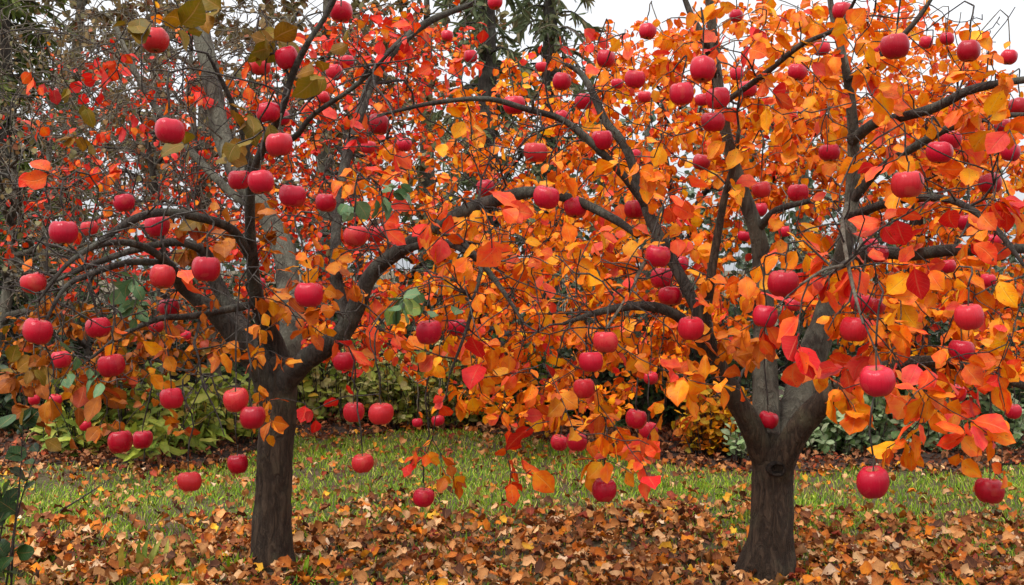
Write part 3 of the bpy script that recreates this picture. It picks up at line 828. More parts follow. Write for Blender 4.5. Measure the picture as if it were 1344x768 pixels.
# ------------------------------------------------------------------ apples
def apple_material():
    m, t, b, out = mat_base('apple_skin')
    co = nd(t, 'ShaderNodeTexCoord')
    oi = nd(t, 'ShaderNodeObjectInfo')
    sep = nd(t, 'ShaderNodeSeparateXYZ'); t.links.new(co.outputs['Object'], sep.inputs[0])
    ang = mth(t, 'ARCTAN2', sep.outputs[1], sep.outputs[0])
    cmb = nd(t, 'ShaderNodeCombineXYZ')
    t.links.new(mth(t, 'MULTIPLY', mth(t, 'SINE', ang), 9.0), cmb.inputs[0])
    t.links.new(mth(t, 'MULTIPLY', mth(t, 'COSINE', ang), 9.0), cmb.inputs[1])
    t.links.new(mth(t, 'ADD', mth(t, 'MULTIPLY', sep.outputs[2], 1.1), mth(t, 'MULTIPLY', oi.outputs['Random'], 60.0)), cmb.inputs[2])
    st = nd(t, 'ShaderNodeTexNoise', Scale=1.5, Detail=5.0, Roughness=0.7)
    t.links.new(cmb.outputs[0], st.inputs['Vector'])
    bl = nd(t, 'ShaderNodeTexNoise', Scale=1.6, Detail=2.0)
    add = nd(t, 'ShaderNodeVectorMath', operation='ADD')
    t.links.new(co.outputs['Object'], add.inputs[0])
    cr = nd(t, 'ShaderNodeCombineXYZ'); t.links.new(mth(t, 'MULTIPLY', oi.outputs['Random'], 37.0), cr.inputs[0])
    t.links.new(cr.outputs[0], add.inputs[1])
    t.links.new(add.outputs[0], bl.inputs['Vector'])
    base = ramp(t, oi.outputs['Random'], [(0, (0.30, 0.002, 0.011)), (0.25, (0.46, 0.004, 0.021)), (0.5, (0.38, 0.003, 0.020)), (0.75, (0.50, 0.008, 0.026)), (0.965, (0.46, 0.018, 0.020)), (1, (0.26, 0.002, 0.011))])
    col = mixc(t, mth(t, 'MULTIPLY', mth(t, 'SUBTRACT', st.outputs[0], 0.53), 2.2, True), base, (0.46, 0.022, 0.028, 1))
    col = mixc(t, mth(t, 'MULTIPLY', mth(t, 'SUBTRACT', 0.47, st.outputs[0]), 3.0, True), col, (0.25, 0.004, 0.012, 1))
    col = mixc(t, mth(t, 'MULTIPLY', mth(t, 'SUBTRACT', bl.outputs[0], 0.60), 2.6, True), col, (0.50, 0.09, 0.045, 1))
    # russet in the stalk hollow
    rad = mth(t, 'SQRT', mth(t, 'ADD', mth(t, 'MULTIPLY', sep.outputs[0], sep.outputs[0]), mth(t, 'MULTIPLY', sep.outputs[1], sep.outputs[1])))
    rus = mth(t, 'MULTIPLY', mth(t, 'SUBTRACT', 0.24, rad), 6.0, True)
    col = mixc(t, mth(t, 'MULTIPLY', rus, 0.7), col, (0.30, 0.16, 0.05, 1))
    sp = nd(t, 'ShaderNodeTexVoronoi', Scale=13.0); t.links.new(add.outputs[0], sp.inputs['Vector'])
    dots = mth(t, 'MULTIPLY', mth(t, 'SUBTRACT', 0.09, sp.outputs['Distance']), 20.0, True)
    col = mixc(t, mth(t, 'MULTIPLY', dots, 0.35), col, (0.7, 0.42, 0.28, 1))
    t.links.new(col, b.inputs['Base Color'])
    b.inputs['Specular IOR Level'].default_value = 0.28
    t.links.new(mth(t, 'ADD', mth(t, 'MULTIPLY', bl.outputs[0], 0.25), 0.12), b.inputs['Roughness'])
    bp = nd(t, 'ShaderNodeBump', Strength=0.12, Distance=0.05); t.links.new(st.outputs[0], bp.inputs['Height'])
    t.links.new(bp.outputs[0], b.inputs['Normal'])
    return m
M_APPLE = apple_material()
m_, t_, b_, o_ = mat_base('apple_stalk')
nz_ = nd(t_, 'ShaderNodeTexNoise', Scale=90.0); co_ = nd(t_, 'ShaderNodeTexCoord'); t_.links.new(co_.outputs['Object'], nz_.inputs['Vector'])
t_.links.new(ramp(t_, nz_.outputs[0], [(0.3, (0.022, 0.016, 0.010)), (0.7, (0.075, 0.055, 0.03))]), b_.inputs['Base Color'])
b_.inputs['Roughness'].default_value = 0.7
M_STALK = m_
# profile: radius, height for a fruit of diameter 1
PROF = [(0.0,.25),(.05,.265),(.10,.31),(.15,.365),(.21,.405),(.28,.415),(.36,.385),(.43,.31),(.475,.21),(.495,.10),(.50,.0),(.485,-.11),(.45,-.22),(.395,-.32),(.325,-.39),(.25,-.425),(.185,-.43),(.125,-.405),(.07,-.375),(0.0,-.365)]
def apple_mesh(seed, flat):
    r = np.random.default_rng(seed)
    n = 28
    v, q, tr = [], [], []
    lob, ph, sk = r.uniform(.015, .045), r.uniform(0, 6), r.normal(0, .05, 2)
    ph2 = r.uniform(0, 6)
    for k, (rr, z) in enumerate(PROF):
        if k in (0, len(PROF) - 1):
            v.append((0, 0, z * flat)); continue
        for j in range(n):
            a = j * 2 * math.pi / n
            f = 1 + lob * math.cos(5 * a + ph) * (0.5 + 1.1 * abs(z)) + 0.025 * math.cos(2 * a + ph2) + 0.02 * math.cos(a + ph2 * 2)
            zz = z * flat + 0.018 * math.cos(5 * a + ph) * rr * 2 * (1 if z > 0.2 else (1.3 if z < -.3 else 0)) + (sk[0] * math.cos(a) + sk[1] * math.sin(a)) * rr
            v.append((rr * f * math.cos(a), rr * f * math.sin(a), zz))
    R = len(PROF) - 2
    for k in range(R - 1):
        for j in range(n):
            a, b = 1 + k * n + j, 1 + k * n + (j + 1) % n
            q.append((a, a + n, b + n, b))
    for j in range(n):
        tr.append((0, 1 + j, 1 + (j + 1) % n))
        e = 1 + (R - 1) * n
        tr.append((len(v) - 1, e + (j + 1) % n, e + j))
    ac = Acc(); ac.add(v, q, tr)
    return ac.build('apple', M_APPLE)
protos = [apple_mesh(40 + k, f) for k, f in enumerate((0.94, 1.0, 0.90, 0.96, 1.03, 0.92))]
def stalk_mesh(k):
    r = np.random.default_rng(70 + k)
    ac = Acc()
    x, y = r.normal(0, .04, 2)
    tube(ac, smooth_path([(0, 0, .235, .026), (x * .3, y * .3, .5, .024), (x, y, .85, .027), (x * .8, y * .8, 1.0, .036)], .12), 6)
    # dry calyx at the bottom
    o = ac.build('stalk', M_STALK)
    return o
st_protos = [stalk_mesh(k) for k in range(3)]
def calyx_mesh():
    ac = Acc()
    for k in range(5):
        a = k * 2 * math.pi / 5
        c, s = math.cos(a), math.sin(a)
        pts = [(.02, -.03), (.06, -.0), (.06, .06), (.02, .05)]
        v = [(c * .015 - s * -.035, s * .015 + c * -.035, -.372), (c * .015 - s * .035, s * .015 + c * .035, -.372), (c * .085, s * .085, -.455), (c * .05, s * .05, -.40)]
        ac.add(v, None, [(0, 1, 3), (0, 3, 2), (3, 1, 2)])
    return ac.build('calyx', M_STALK)
cal_proto = calyx_mesh()
prng = np.random.default_rng(9)
ends = np.concatenate([np.array([p[-1, :3] for p in G_A.paths]), np.array([p[-1, :3] for p in G_B.paths])])
used_p, used_s, used_c = set(), set(), False
for i, (ax, ay, ad, Y, D, c, lab) in enumerate(AP):
    k, k2 = int(prng.integers(len(protos))), int(prng.integers(len(st_protos)))
    o = protos[k] if k not in used_p else protos[k].copy()
    if k in used_p: COL.objects.link(o)
    used_p.add(k)
    o.location = c
    o.scale = (D, D, D)
    o.rotation_euler = (prng.normal(0, .10), prng.normal(0, .10), prng.uniform(0, 6.28))
    tag(o, lab, 'apple', 'ripe red apples hanging on the two trees')
    s = st_protos[k2] if k2 not in used_s else st_protos[k2].copy()
    if k2 in used_s: COL.objects.link(s)
    used_s.add(k2)
    s.parent = o
    # the stalk runs up to the end of the twig grown for this apple
    e = ends[np.argmin(np.linalg.norm(ends - (c + np.array((0, 0, D * .42 + .035))), axis=1))]
    d = (Vector(e) - Vector(c))
    loc = o.rotation_euler.to_matrix().inverted() @ d / D
    tip = Vector((0, 0, .235))
    run = loc - tip
    s.rotation_euler = run.to_track_quat('Z', 'Y').to_euler()
    s.scale = (1, 1, run.length / 0.765)
    s.location = tip - (s.rotation_euler.to_matrix() @ Vector((0, 0, .235 * s.scale[2])))
    if ad >= 18:
        cc = cal_proto if not used_c else cal_proto.copy()
        if used_c: COL.objects.link(cc)
        used_c = True
        cc.parent = o

# ------------------------------------------------------------------ ground
def bed_edge(x):
    """distance at which the planting bed starts, over world x"""
    x = np.asarray(x, float)
    pts_x = [-8, -2.2, -1.75, -1.45, -0.5, 0.2, 0.75, 1.2, 2.5, 8]
    pts_y = [6.1, 6.1, 6.25, 7.2, 7.55, 7.2, 6.5, 6.15, 6.1, 6.1]
    return np.interp(x, pts_x, pts_y) + 0.07 * np.sin(x * 7) + 0.05 * np.sin(x * 17 + 1)
def ground_h(x, y):
    return 0.018 * np.sin(x * 2.1 + y * 1.3) + 0.012 * np.sin(x * 4.7 - y * 3.1)
def ground_material(kind):
    m, t, b, out = mat_base('ground_' + kind)
    co = nd(t, 'ShaderNodeTexCoord')
    n1 = nd(t, 'ShaderNodeTexNoise', Scale=1.4, Detail=6.0); t.links.new(co.outputs['Object'], n1.inputs['Vector'])
    n2 = nd(t, 'ShaderNodeTexNoise', Scale=45.0, Detail=6.0); t.links.new(co.outputs['Object'], n2.inputs['Vector'])
    if kind == 'turf':
        a = ramp(t, n2.outputs[0], [(0.3, (0.045, 0.034, 0.014)), (0.55, (0.09, 0.080, 0.028)), (0.75, (0.13, 0.105, 0.05))])
        c = ramp(t, n2.outputs[0], [(0.3, (0.05, 0.03, 0.016)), (0.7, (0.13, 0.078, 0.04))])
        f = mth(t, 'MULTIPLY', mth(t, 'SUBTRACT', n1.outputs[0], 0.42), 6.0, True)
        col = mixc(t, f, a, c)
    else:
        col = ramp(t, n2.outputs[0], [(0.3, (0.022, 0.014, 0.010)), (0.55, (0.06, 0.036, 0.025)), (0.75, (0.11, 0.065, 0.045))])
    t.links.new(col, b.inputs['Base Color']); b.inputs['Roughness'].default_value = 0.95
    bp = nd(t, 'ShaderNodeBump', Strength=0.8, Distance=0.03); t.links.new(n2.outputs[0], bp.inputs['Height']); t.links.new(bp.outputs[0], b.inputs['Normal'])
    return m
def sheet(xs, ys, zf):
    X, Yg = np.meshgrid(xs, ys)
    Z = zf(X, Yg)
    n, mm = X.shape
    i = np.arange(n - 1)[:, None] * mm; j = np.arange(mm - 1)[None]
    b = i + j
    a = Acc()
    a.add(np.stack((X, Yg, Z), -1).reshape(-1, 3), np.stack((b, b + 1, b + mm + 1, b + mm), -1).reshape(-1, 4))
    return a
xs = np.concatenate((np.array([-300, -120, -50, -20]), np.linspace(-10, 10, 81), np.array([20, 50, 120, 300])))
ys = np.concatenate((np.array([-60, -20, -5]), np.linspace(0, 12, 61), np.array([16, 24, 40, 90, 300])))
def flat_far(x, y):
    k = np.clip(1.5 - np.maximum(np.abs(x) / 10, np.abs(y - 6) / 8), 0, 1)
    return ground_h(x, y) * k
g = sheet(xs, ys, flat_far).build('ground', ground_material('turf'))
tag(g, 'lawn and soil running under the apple trees', 'ground', kind='structure')
X = np.linspace(-9, 9, 121)
T = np.linspace(0, 1, 30) ** 1.5
E = bed_edge(X)
XX = np.repeat(X[None], 30, 0); YY = E[None] + T[:, None] * (13 - E[None])
a = Acc()
i = np.arange(29)[:, None] * 121; j = np.arange(120)[None]; b = i + j
a.add(np.stack((XX, YY, flat_far(XX, YY) + 0.006 + 0.05 * np.clip((YY - E[None]) * 2, 0, 1)), -1).reshape(-1, 3), np.stack((b, b + 1, b + 122, b + 121), -1).reshape(-1, 4))
o = a.build('planting_bed', ground_material('bed'))
tag(o, 'dark earth planting bed behind the lawn', 'planting bed', kind='structure')

def litter_density(x, y):
    """0..1 how thickly leaves lie"""
    px = 672 + FPX * x / y
    near = np.interp(px, [-300, 150, 330, 480, 900, 1000, 1344, 1700], [4.8, 4.7, 5.0, 5.2, 4.98, 4.72, 4.6, 4.55])
    n = np.array([noise.noise(Vector((xx * 1.7, yy * 2.2, 3.3))) for xx, yy in zip(x, y)])
    n2 = np.array([noise.noise(Vector((xx * 5, yy * 6, 9.3))) for xx, yy in zip(x, y)])
    d = 1 / (1 + np.exp((y - near - n * 0.7) / 0.2))
    d = np.maximum(d * 0.97, np.where(px > 850, .10, .17) + np.where(px > 850, .25, .42) * np.clip(n, 0, 1))
    left = (px < 250) & (y < 5.6)
    d = np.where(left, d * np.clip(0.6 + n * 1.1, 0.15, 1), d)
    d = d * np.clip(0.9 + n2 * 0.5, 0.25, 1.0)
    e = bed_edge(x)
    d = np.where(y > e - 0.15, 0.85, d)
    return d
lr = np.random.default_rng(77)
def scatter(n, x0, x1, y0, y1, rng):
    y = rng.uniform(y0, y1, n)
    w = (672 + 260) / FPX
    x = rng.uniform(-1, 1, n) * w * y
    return x, y
x, y = scatter(40000, 0, 0, 3.1, 8.4, lr)
k = lr.random(len(x)) < litter_density(x, y)
x, y = x[k], y[k]
ln_area = len(x)
inbed = y > bed_edge(x) - 0.05
z = ground_h(x, y) + lr.uniform(0.004, 0.05, len(x)) + np.where(inbed, 0.006 + 0.05 * np.clip((y - bed_edge(x)) * 2, 0, 1), 0)
pos = np.stack((x, y, z), 1)
th = lr.uniform(0, 6.28, len(x))
ax = np.stack((np.cos(th), np.sin(th), lr.normal(0.05, .28, len(x))), 1)
nr = np.stack((lr.normal(0, .38, len(x)), lr.normal(-.12, .38, len(x)), np.ones(len(x))), 1)
sz = 0.054 * np.where(y > 5, .85, 1) * lr.uniform(0.5, 1.4, len(x))
c1, c2 = pick('litter', len(x), lr, 0.18)
b1, b2 = pick('bed_litter', len(x), lr, 0.18)
c1[inbed], c2[inbed] = b1[inbed], b2[inbed]
a = Acc()
leaves(a, pos, ax, nr, sz, c1, c2, 'litter', across=5, wid=0.9, curl=1.7, fold=0.6, wav=0.11, rng=lr)
o = a.build('leaf_litter', M_LITTER)
tag(o, 'brown, tan and rust fallen leaves lying over the ground', 'fallen leaves', kind='stuff')
# the lawn
def grass_patch(n, rng, y0, y1, h, prob):
    x, y = scatter(n, 0, 0, y0, y1, rng)
    k = rng.random(len(x)) < prob(x, y)
    x, y = x[k], y[k]
    pos = np.stack((x, y, ground_h(x, y) - 0.004), 1)
    ax = np.stack((rng.normal(0, .45, len(x)), rng.normal(-.1, .45, len(x)), np.ones(len(x))), 1)
    nr = np.stack((rng.normal(0, .6, len(x)), -np.ones(len(x)), rng.normal(0, .3, len(x))), 1)
    return pos, ax, nr, h * rng.uniform(0.5, 1.4, len(x))
def grass_prob(x, y):
    e = bed_edge(x)
    n = np.array([noise.noise(Vector((xx * 1.3, yy * 1.3, 8.1))) for xx, yy in zip(x, y)])
    d = litter_density(x, y)
    return np.where(y > e - 0.03, 0.0, np.clip(1.0 - 0.85 * d, 0.05, 1) * np.clip(0.75 + n * 0.9, 0.15, 1))
gr = np.random.default_rng(31)
pos, ax, nr, L = grass_patch(150000, gr, 3.6, 7.7, 0.038, grass_prob)
c1, c2 = pick('grass', len(pos), gr, 0.22)
a = Acc()
leaves(a, pos, ax, nr, L, c1, c2, 'spray', across=2, wid=0.3, curl=1.3, fold=0, wav=0, rng=gr)
o = a.build('grass', M_GRASS)
tag(o, 'short rough green lawn grass', 'grass', kind='stuff')

# ------------------------------------------------------------------ trees behind
def ell(rng, n, blobs):
    """points in ellipsoids given by photo pixels and depth range, n shared by weight"""
    w = np.array([b[6] for b in blobs], float); w /= w.sum()
    out = []
    for b, ww in zip(blobs, w):
        for _ in range(max(1, int(n * ww))):
            while True:
                q = rng.uniform(-1, 1, 3)
                if q.dot(q) < 1: break
            out.append(P(b[0] + q[0] * b[2], b[1] + q[1] * b[3], (b[4] + b[5]) / 2 + q[2] * (b[5] - b[4]) / 2))
    return np.array(out)

def back_tree(name, label, cat, base_px, Y, trunk_w, top_px, blobs, ntw, per, pal, size, seed, bark=None, twig=None, leaf='far', group=None,
              leafless=0.0, nlimb=5, lmat=None, across=3, thick=1.6, trunk_path=None, wid=1.0):
    rng = np.random.default_rng(seed)
    base = P(base_px, 400, Y); base[2] = 0.0
    root = empty(name, base)
    tag(root, label, cat, group)
    g = Grower(seed)
    r = trunk_w / 2
    if trunk_path is None:
        top = P(top_px[0], top_px[1], Y + rng.uniform(-.3, .3))
        mid = base * 0.5 + top * 0.5 + np.array((rng.normal(0, .08), rng.normal(0, .08), 0))
        tp = smooth_path([(*(base - np.array((0, 0, .08))), r * 1.35), (*(base + np.array((0, 0, .12))), r * 1.05), (*mid, r * .8), (*top, r * .3)], .06)
    else:
        tp = smooth_path([(*(base - np.array((0, 0, .08))), r * 1.35), (*(base + np.array((0, 0, .12))), r * 1.05)] + [(*P(a, b, yy), w / 2) for a, b, yy, w in trunk_path], .06)
    a = Acc(); tube(a, tp, 14, rough=0.12, nscale=14)
    a.build('trunk', bark or M_LIMB, root, base)
    k0 = int(len(tp) * 0.3)
    g.nodes(tp, k0)
    ends = ell(rng, nlimb, blobs)
    accs = []
    k1 = g.n
    main = []
    for e in ends:
        g.n = k1                                          # main limbs all leave the trunk
        main.append(g.reach(e, droop=-0.1, wiggle=0.14, thick=2.6, rmax=1, lift=0.4, seg=0.07))
    g.n = k1
    for k, q in enumerate(main):
        g.nodes(q, 1, k)
        a = Acc(); tube(a, q, 7); accs.append(a)
    g.start = k1
    g.paths.clear(); g.plid.clear()
    pts = ell(rng, ntw, blobs)
    d = np.array([np.linalg.norm(g.pos[k1:g.n] - p, axis=1).min() for p in pts])
    for i in np.argsort(d * rng.uniform(.8, 1.2, len(d))):
        g.reach(pts[i], droop=0.3, wiggle=0.12, thick=thick, rmax=1, seg=0.08)
    for p, k in zip(g.paths, g.plid):
        accs[k].mi = 1
        tube(accs[k], p, 4 if p[0, 3] < .006 else 5, cap=False)
    for a in accs: a.build('branch', [bark or M_LIMB, twig or M_TWIG], root, base)
    paths = [p for p in g.paths if rng.random() > leafless]
    if paths:
        pos, ax, nr, sz, _ = leaf_twigs(paths, rng, per, size, 0.25)
        c1, c2 = pick(pal, len(pos), rng, 0.16)
        la = Acc()
        leaves(la, pos, ax, nr, sz, c1, c2, leaf, across=across, wid=wid, curl=0.8, fold=0.3, wav=0.03, rng=rng)
        la.build('foliage', lmat or M_FAR, root, base)
    return root

GR = 'orange leaved trees behind the apple trees'
back_tree('apple_tree', 'orange leaved tree standing behind the gap between the two front trees', 'tree', 640, 8.5, .11, (640, 250),
    [(700,140,110,80,6.6,8.2,1.6),(600,300,120,150,5.9,7.6,3),(700,360,130,150,5.9,7.6,4),(600,430,130,80,5.9,7.2,2.4),(780,250,100,140,6,7.6,2),(720,515,130,45,5.8,6.8,1.8)], 820, (6, 10), 'orange', .066, 101, group=GR, nlimb=9)
back_tree('apple_tree', 'orange leaved tree crowding behind the tall dark stem of the right tree', 'tree', 860, 8.4, .11, (870, 180),
    [(850,80,110,60,6.4,7.8,1.1),(870,240,130,180,6,7.6,4),(990,130,140,160,6,7.8,4.5),(1080,230,110,120,6,7.8,2.5),(840,440,110,70,5.9,7.2,1.6),(930,400,100,90,6,7.4,1.5)], 1000, (6, 10), 'orange', .068, 102, group=GR, nlimb=9)
back_tree('apple_tree', 'orange leaved tree rising behind the right hand edge', 'tree', 1230, 7.0, .13, (1220, 150),
    [(1170,130,150,140,6,7.8,3.4),(1290,260,120,190,6,7.8,4),(1180,400,140,90,5.9,7.2,2.5),(1310,470,80,60,5.8,6.8,1)], 1000, (6, 10), 'orange', .07, 103, group=GR, nlimb=9)
back_tree('apple_tree', 'red and orange leaved tree behind the middle of the left tree', 'tree', 480, 8.5, .1, (450, 150),
    [(450,150,130,140,6.3,7.9,3),(540,110,100,130,6.3,7.9,2.2),(410,320,130,110,6,7.4,2.4),(330,230,120,110,6.2,7.6,1.6),(430,440,110,60,5.9,6.9,1.2)], 880, (4, 8), 'orange_mid', .052, 104, group=GR, nlimb=8)
back_tree('apple_tree', 'thin crowned tree with scattered small red leaves behind the left edge', 'tree', 180, 7.0, .10, (190, 160),
    [(180,170,190,150,6.0,7.8,3),(110,300,140,110,5.9,7.4,2),(250,330,120,100,5.9,7.2,2)], 760, (3, 5), 'orange_red', .05, 105, group=GR, nlimb=8, leafless=.35, twig=M_GREYTWIG, thick=1.7)
back_tree('apple_tree', 'brown and gold leaved low tree behind the lance leaved plants', 'tree', 110, 6.7, .09, (110, 430),
    [(110,460,150,70,5.7,6.8,3),(230,430,120,60,5.7,6.8,2)], 200, (4, 7), 'brown_gold', .072, 106, group=GR, nlimb=6)
GT = 'bare grey trees tangled behind the left tree'
for k, (bx, Y, tx, ty, blobs, lab, n) in enumerate([
    (-30, 6.9, 20, 160, [(60,230,150,230,5.7,7.3,1)], 'bare grey shrubby tree closest behind the far left apples', 620),
    (290, 7.0, 250, 60, [(220,140,180,200,6.0,7.8,1)], 'bare grey twigged tree closest behind the middle of the left tree', 700),
    (60, 8.3, 70, 100, [(50,200,150,220,7.3,9.2,1)], 'bare grey twigged tree farther back near the left edge', 560),
    (215, 8.8, 200, 40, [(220,150,170,220,7.6,9.6,1)], 'bare grey twigged tree far behind the pale leaning limb', 700),
    (400, 9.2, 380, 30, [(400,150,160,220,8,9.9,1)], 'bare grey twigged tree farther back left of the conifers', 360)]):
    back_tree('bare_tree', lab, 'tree', bx, Y, .085, (tx, ty), blobs, n, (1, 3), 'dull_wood', .05, 120 + k, bark=M_GREYBARK, twig=M_GREYTWIG, group=GT, leafless=.7, nlimb=13, thick=2.0)

# conifers: drooping boughs with sprays of needles
def conifer(label, px, Y, top_py, halfw, pal, seed, n=90, spray=.22):
    rng = np.random.default_rng(seed)
    base = P(px, 400, Y); base[2] = 0
    H = P(px, top_py, Y)[2]
    root = empty('conifer', base); tag(root, label, 'conifer')
    a = Acc(); tp = smooth_path([(base[0], Y, -.1, .17), (base[0], Y, H * .5, .11), (base[0], Y, H, .02)], .2)
    tube(a, tp, 10, rough=.1, nscale=8); a.build('trunk', M_LIMB, root, base)
    br, pos, ax, nr, sz = Acc(), [], [], [], []
    for k in range(n):
        h = H * (0.12 + 0.88 * (k + rng.random()) / n)
        th = rng.uniform(0, 6.28)
        L = halfw * (1 - (h / H)) ** 0.7 * rng.uniform(.6, 1.15) + .12
        d = np.array((math.cos(th), math.sin(th), 0))
        p0 = np.array((base[0], Y, h))
        p1 = p0 + d * L * .5 + np.array((0, 0, .02)); p2 = p0 + d * L + np.array((0, 0, -.35 * L))
        pa = smooth_path([(*p0, .02), (*p1, .012), (*p2, .004)], .08)
        tube(br, pa, 4, cap=False)
        m = int(12 + 34 * L)
        i = rng.integers(1, len(pa), m)
        q = pa[i, :3]
        pos.append(q); ax.append(np.stack((rng.normal(d[0] * .5, .45, m), rng.normal(d[1] * .5, .45, m), rng.normal(-.7, .35, m)), 1)); nr.append(rng.normal(0, 1, (m, 3))); sz.append(spray * rng.uniform(.5, 1.3, m))
    br.build('boughs', M_LIMB, root, base)
    pos, ax, nr, sz = map(np.concatenate, (pos, ax, nr, sz))
    c1, c2 = pick(pal, len(pos), rng, .2)
    la = Acc(); leaves(la, pos, ax, nr, sz, c1, c2, 'spray', across=3, wid=.55, curl=.9, fold=.4, wav=.05, rng=rng)
    la.build('foliage', M_FAR, root, base)
conifer('tall dark conifer at top centre, nearer of the two', 640, 13.5, -330, 1.0, 'conifer', 201, 110)
conifer('dark conifer at top centre, right of the nearer one', 722, 14.5, -260, .9, 'conifer', 202, 100)
conifer('mossy olive conifer at the left edge of the picture', 5, 10.8, -260, 1.0, 'moss_conifer', 203, 150, .2)
# the wood far behind
GW = 'dull trees of the wood far behind'
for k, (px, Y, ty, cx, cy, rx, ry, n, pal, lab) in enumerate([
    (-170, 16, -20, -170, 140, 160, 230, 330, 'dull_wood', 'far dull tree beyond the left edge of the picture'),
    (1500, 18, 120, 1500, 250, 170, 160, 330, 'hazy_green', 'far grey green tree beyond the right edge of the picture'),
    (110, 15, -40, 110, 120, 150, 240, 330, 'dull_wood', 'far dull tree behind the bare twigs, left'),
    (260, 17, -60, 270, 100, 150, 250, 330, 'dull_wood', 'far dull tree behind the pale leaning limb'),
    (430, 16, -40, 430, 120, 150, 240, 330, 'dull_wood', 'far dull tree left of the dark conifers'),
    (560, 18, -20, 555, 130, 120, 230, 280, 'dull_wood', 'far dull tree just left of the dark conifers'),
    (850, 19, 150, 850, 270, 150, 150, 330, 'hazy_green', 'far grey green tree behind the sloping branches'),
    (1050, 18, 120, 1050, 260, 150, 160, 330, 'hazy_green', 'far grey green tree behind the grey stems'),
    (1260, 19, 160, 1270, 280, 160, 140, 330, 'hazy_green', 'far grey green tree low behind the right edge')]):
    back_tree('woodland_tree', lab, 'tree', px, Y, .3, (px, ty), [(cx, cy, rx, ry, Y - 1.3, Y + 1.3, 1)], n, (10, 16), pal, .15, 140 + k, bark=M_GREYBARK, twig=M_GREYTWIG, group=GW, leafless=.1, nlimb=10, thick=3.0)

# ------------------------------------------------------------------ hedge and bed plants
def shrub(name, label, cat, px, Y, w, h, dep, n, pal, size, shape, seed, group=None, wid=1.0, upward=0.3, wts=None, per=(7, 12), base_z=0.03, x_off=0.0, start=.1, mat=None, across=3, curl=0.7):
    """a bush: stems from the ground, twigs, leaves through its whole volume"""
    rng = np.random.default_rng(seed)
    base = P(px, 400, Y); base[2] = base_z
    root = empty(name, base); tag(root, label, cat, group)
    st, paths = Acc(), []
    for k in range(n):
        q = rng.uniform(-1, 1, 3)
        q[2] = rng.random() ** .8
        rr = math.sqrt(max(0.05, 1 - (q[2] * .85) ** 2))
        tip = base + np.array((q[0] * w / 2 * rr + x_off * q[2], q[1] * dep / 2 * rr, .06 + q[2] * h * rng.uniform(.8, 1.05) * (0.65 + 0.35 * rr)))
        b0 = base + np.array((q[0] * w * .3, q[1] * dep * .3, -.03))
        m = b0 * .5 + tip * .5 + np.array((rng.normal(0, .03), rng.normal(0, .03), .05))
        p = smooth_path([(*b0, .0042), (*m, .003), (*tip, .0014)], .06)
        tube(st, p, 4, cap=False); paths.append(p)
    st.build('stems', M_TWIG, root, base)
    pos, ax, nr, sz, _ = leaf_twigs(paths, rng, per, size, start, 2.0)
    ax = unit(ax + np.array((0, -.1, upward + .4)))
    nr = nr + np.array((0, -.5, .5))
    c1, c2 = pick(pal, len(pos), rng, .18)
    la = Acc(); leaves(la, pos, ax, nr, sz, c1, c2, shape, across=across, wid=wid, curl=curl, fold=.3, wav=.03, rng=rng)
    la.build('foliage', mat or M_SHRUB, root, base)
    return root
shrub('hedge', 'long dark evergreen hedge closing the garden at the back', 'hedge', 672, 10.2, 21.0, 1.75, 1.3, 2300, 'dark_green', .11, 'oval', 301, per=(6, 9))
shrub('evergreen_bush', 'deep green bush between the orange tree and the right trunk', 'bush', 800, 7.9, 1.3, 1.0, .8, 230, 'dark_green', .08, 'oval', 302)
shrub('evergreen_bush', 'tall deep green bush just left of the right trunk', 'bush', 910, 7.4, 1.1, 1.15, .8, 230, 'deep_green', .075, 'oval', 303)
shrub('evergreen_bush', 'deep green bush behind the pale variegated shrubs on the right', 'bush', 1230, 7.5, 1.9, 1.0, .8, 300, 'deep_green', .08, 'oval', 304)
shrub('evergreen_bush', 'dark green bush low in the far left of the bed', 'bush', 60, 7.0, 1.3, .62, .7, 200, 'dark_green', .085, 'oval', 305)
shrub('flowering_shrub', 'yellow and amber leaved shrub beside the right trunk', 'shrub', 940, 6.55, .5, .42, .45, 90, 'yellow', .07, 'oval', 306, curl=1.0)
shrub('variegated_shrub', 'pale grey green variegated shrub just right of the right trunk', 'shrub', 1095, 6.5, .75, .52, .5, 170, 'variegated', .072, 'oval', 307)
shrub('variegated_shrub', 'pale variegated shrub behind the low apple at the far right', 'shrub', 1262, 6.55, .85, .42, .5, 150, 'variegated', .072, 'oval', 308)
shrub('leafy_plant', 'small pale leafy plant at the bed edge left of the right trunk', 'plant', 972, 6.25, .18, .2, .16, 12, 'variegated', .06, 'oval', 309)
shrub('pale_shrub', 'pale yellow green shrub directly right of the left trunk', 'shrub', 430, 7.7, .9, .7, .6, 220, 'pale', .08, 'oval', 310)
shrub('pale_shrub', 'pale cream flecked shrub at the back of the lawn centre', 'shrub', 560, 7.65, 1.0, .62, .6, 220, 'pale', .075, 'oval', 311)
shrub('pale_shrub', 'bright green shrub behind the hanging twig left of centre', 'shrub', 665, 7.65, .9, .62, .6, 210, 'bright_green', .07, 'oval', 312)
LP = 'lance leaved plants in the bed on the left'
for k, (px, Y, w, h, n, lab) in enumerate([(95, 6.5, .42, .42, 26, 'yellow green lance leaved plant nearest the left edge'), (165, 6.7, .5, .55, 30, 'tall lance leaved plant behind the low apple pair'),
        (232, 6.6, .5, .5, 34, 'lance leaved plant under the apple left of the trunk'), (300, 6.9, .5, .55, 34, 'yellow green lance leaved plant close to the left trunk'), (190, 6.2, .22, .2, 10, 'small pale lance leaved plant at the bed edge')]):
    shrub('lance_leaved_plant', lab, 'plant', px, Y, w, h, .4, n, 'lime', .16, 'lance', 320 + k, group=LP, wid=1.3, upward=.1, per=(6, 10), curl=1.6)
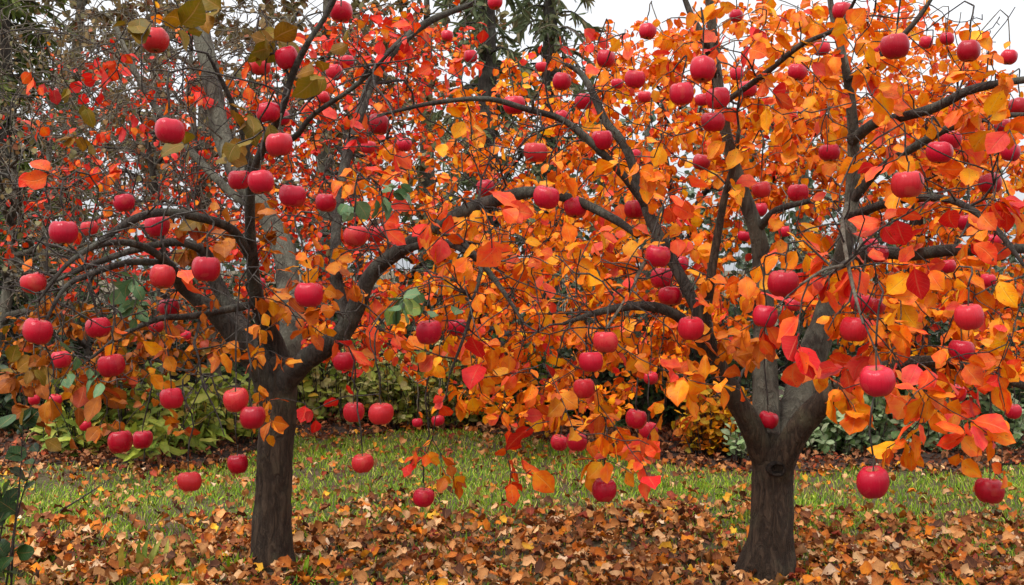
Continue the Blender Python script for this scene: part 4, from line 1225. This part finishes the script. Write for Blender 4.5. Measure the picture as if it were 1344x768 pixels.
# the glossy leaved bush whose side shows at the left edge
shrub('glossy_bush', 'glossy round leaved green bush reaching in at the left edge', 'bush', -75, 3.5, .55, .92, .5, 40, 'deep_green', .075, 'oval', 340, start=.62, per=(4, 7), mat=M_GREEN, across=5, wid=1.25)

# grass tufts in front and the fallen stick
def tuft(label, px, Y, n, h, seed, pal='lime', wid=.9):
    rng = np.random.default_rng(seed)
    b = P(px, 400, Y); b[2] = 0.0
    pos = b + np.stack((rng.normal(0, .025, n), rng.normal(0, .025, n), np.zeros(n)), 1)
    ax = np.stack((rng.normal(0, .4, n), rng.normal(0, .3, n), np.ones(n)), 1)
    nr = np.stack((rng.normal(0, .4, n), -np.ones(n), rng.normal(0, .2, n)), 1)
    c1, c2 = pick(pal, n, rng, .15)
    a = Acc(); leaves(a, pos, ax, nr, h * rng.uniform(.5, 1.2, n), c1, c2, 'spray', across=3, wid=wid * .6, curl=1.2, fold=.5, wav=0, rng=rng)
    tag(a.build('grass_tuft', M_GRASS, None, b), label, 'grass tuft', 'grass tufts in the leaves in front')
tuft('broad bladed grass tuft low in the front left', 178, 4.0, 9, .16, 401)
tuft('small grass tuft between the front left one and the left trunk', 226, 4.08, 5, .1, 402)
tuft('dark green tuft at the foot of the left trunk, left side', 303, 4.0, 9, .09, 403, 'grass')
tuft('green tuft at the foot of the left trunk, right side', 396, 4.0, 8, .08, 404, 'grass')
a = Acc()
p = [P(55, 690, 4.72), P(95, 668, 4.85), P(140, 640, 5.0)]
pp = smooth_path([(p[0][0], 4.78, .03, .005), (p[1][0], 4.9, .08, .004), (p[2][0], 5.05, .15, .002)], .03)
tube(a, pp, 5)
tube(a, smooth_path([(*pp[len(pp) // 2, :3], .003), (*(pp[len(pp) // 2, :3] + np.array((.02, .05, -.07))), .002)], .02), 4)
tag(a.build('fallen_stick', M_TWIG), 'thin brown stick leaning out of the grass on the left', 'stick')

# scar of a lost branch at the fork of the right tree
def knot(tree, px, py, Y, w, h):
    c = P(px, py, Y)
    n, rows = 20, [(1.0, -.012), (.97, .004), (.80, .012), (.62, .010), (.48, -.006), (.25, -.016)]
    v, q = [], []
    for rr, dpt in rows:
        for j in range(n):
            t = j * 2 * math.pi / n
            f = rr * (1 + .1 * noise.noise(Vector((math.cos(t) * 1.5, math.sin(t) * 1.5, rr))))
            v.append((c[0] + w * f * math.cos(t), c[1] - dpt + .006 * math.cos(t) ** 2, c[2] + h * f * math.sin(t)))
    for k in range(len(rows) - 1):
        for j in range(n):
            q.append((k * n + j, k * n + (j + 1) % n, (k + 1) * n + (j + 1) % n, (k + 1) * n + j))
    v.append((c[0], c[1] + .018, c[2]))
    e = (len(rows) - 1) * n
    a = Acc(); a.add(v, q, [(e + j, e + (j + 1) % n, len(v) - 1) for j in range(n)])
    o = a.build('knot', M_KNOT, tree, tuple(tree.location))
M_KNOT = bark_material('knot_bark', (0.008, 0.006, 0.005), (0.05, 0.033, 0.022))
knot(TREE_B, 1020, 616, 3.865, .036, .028)
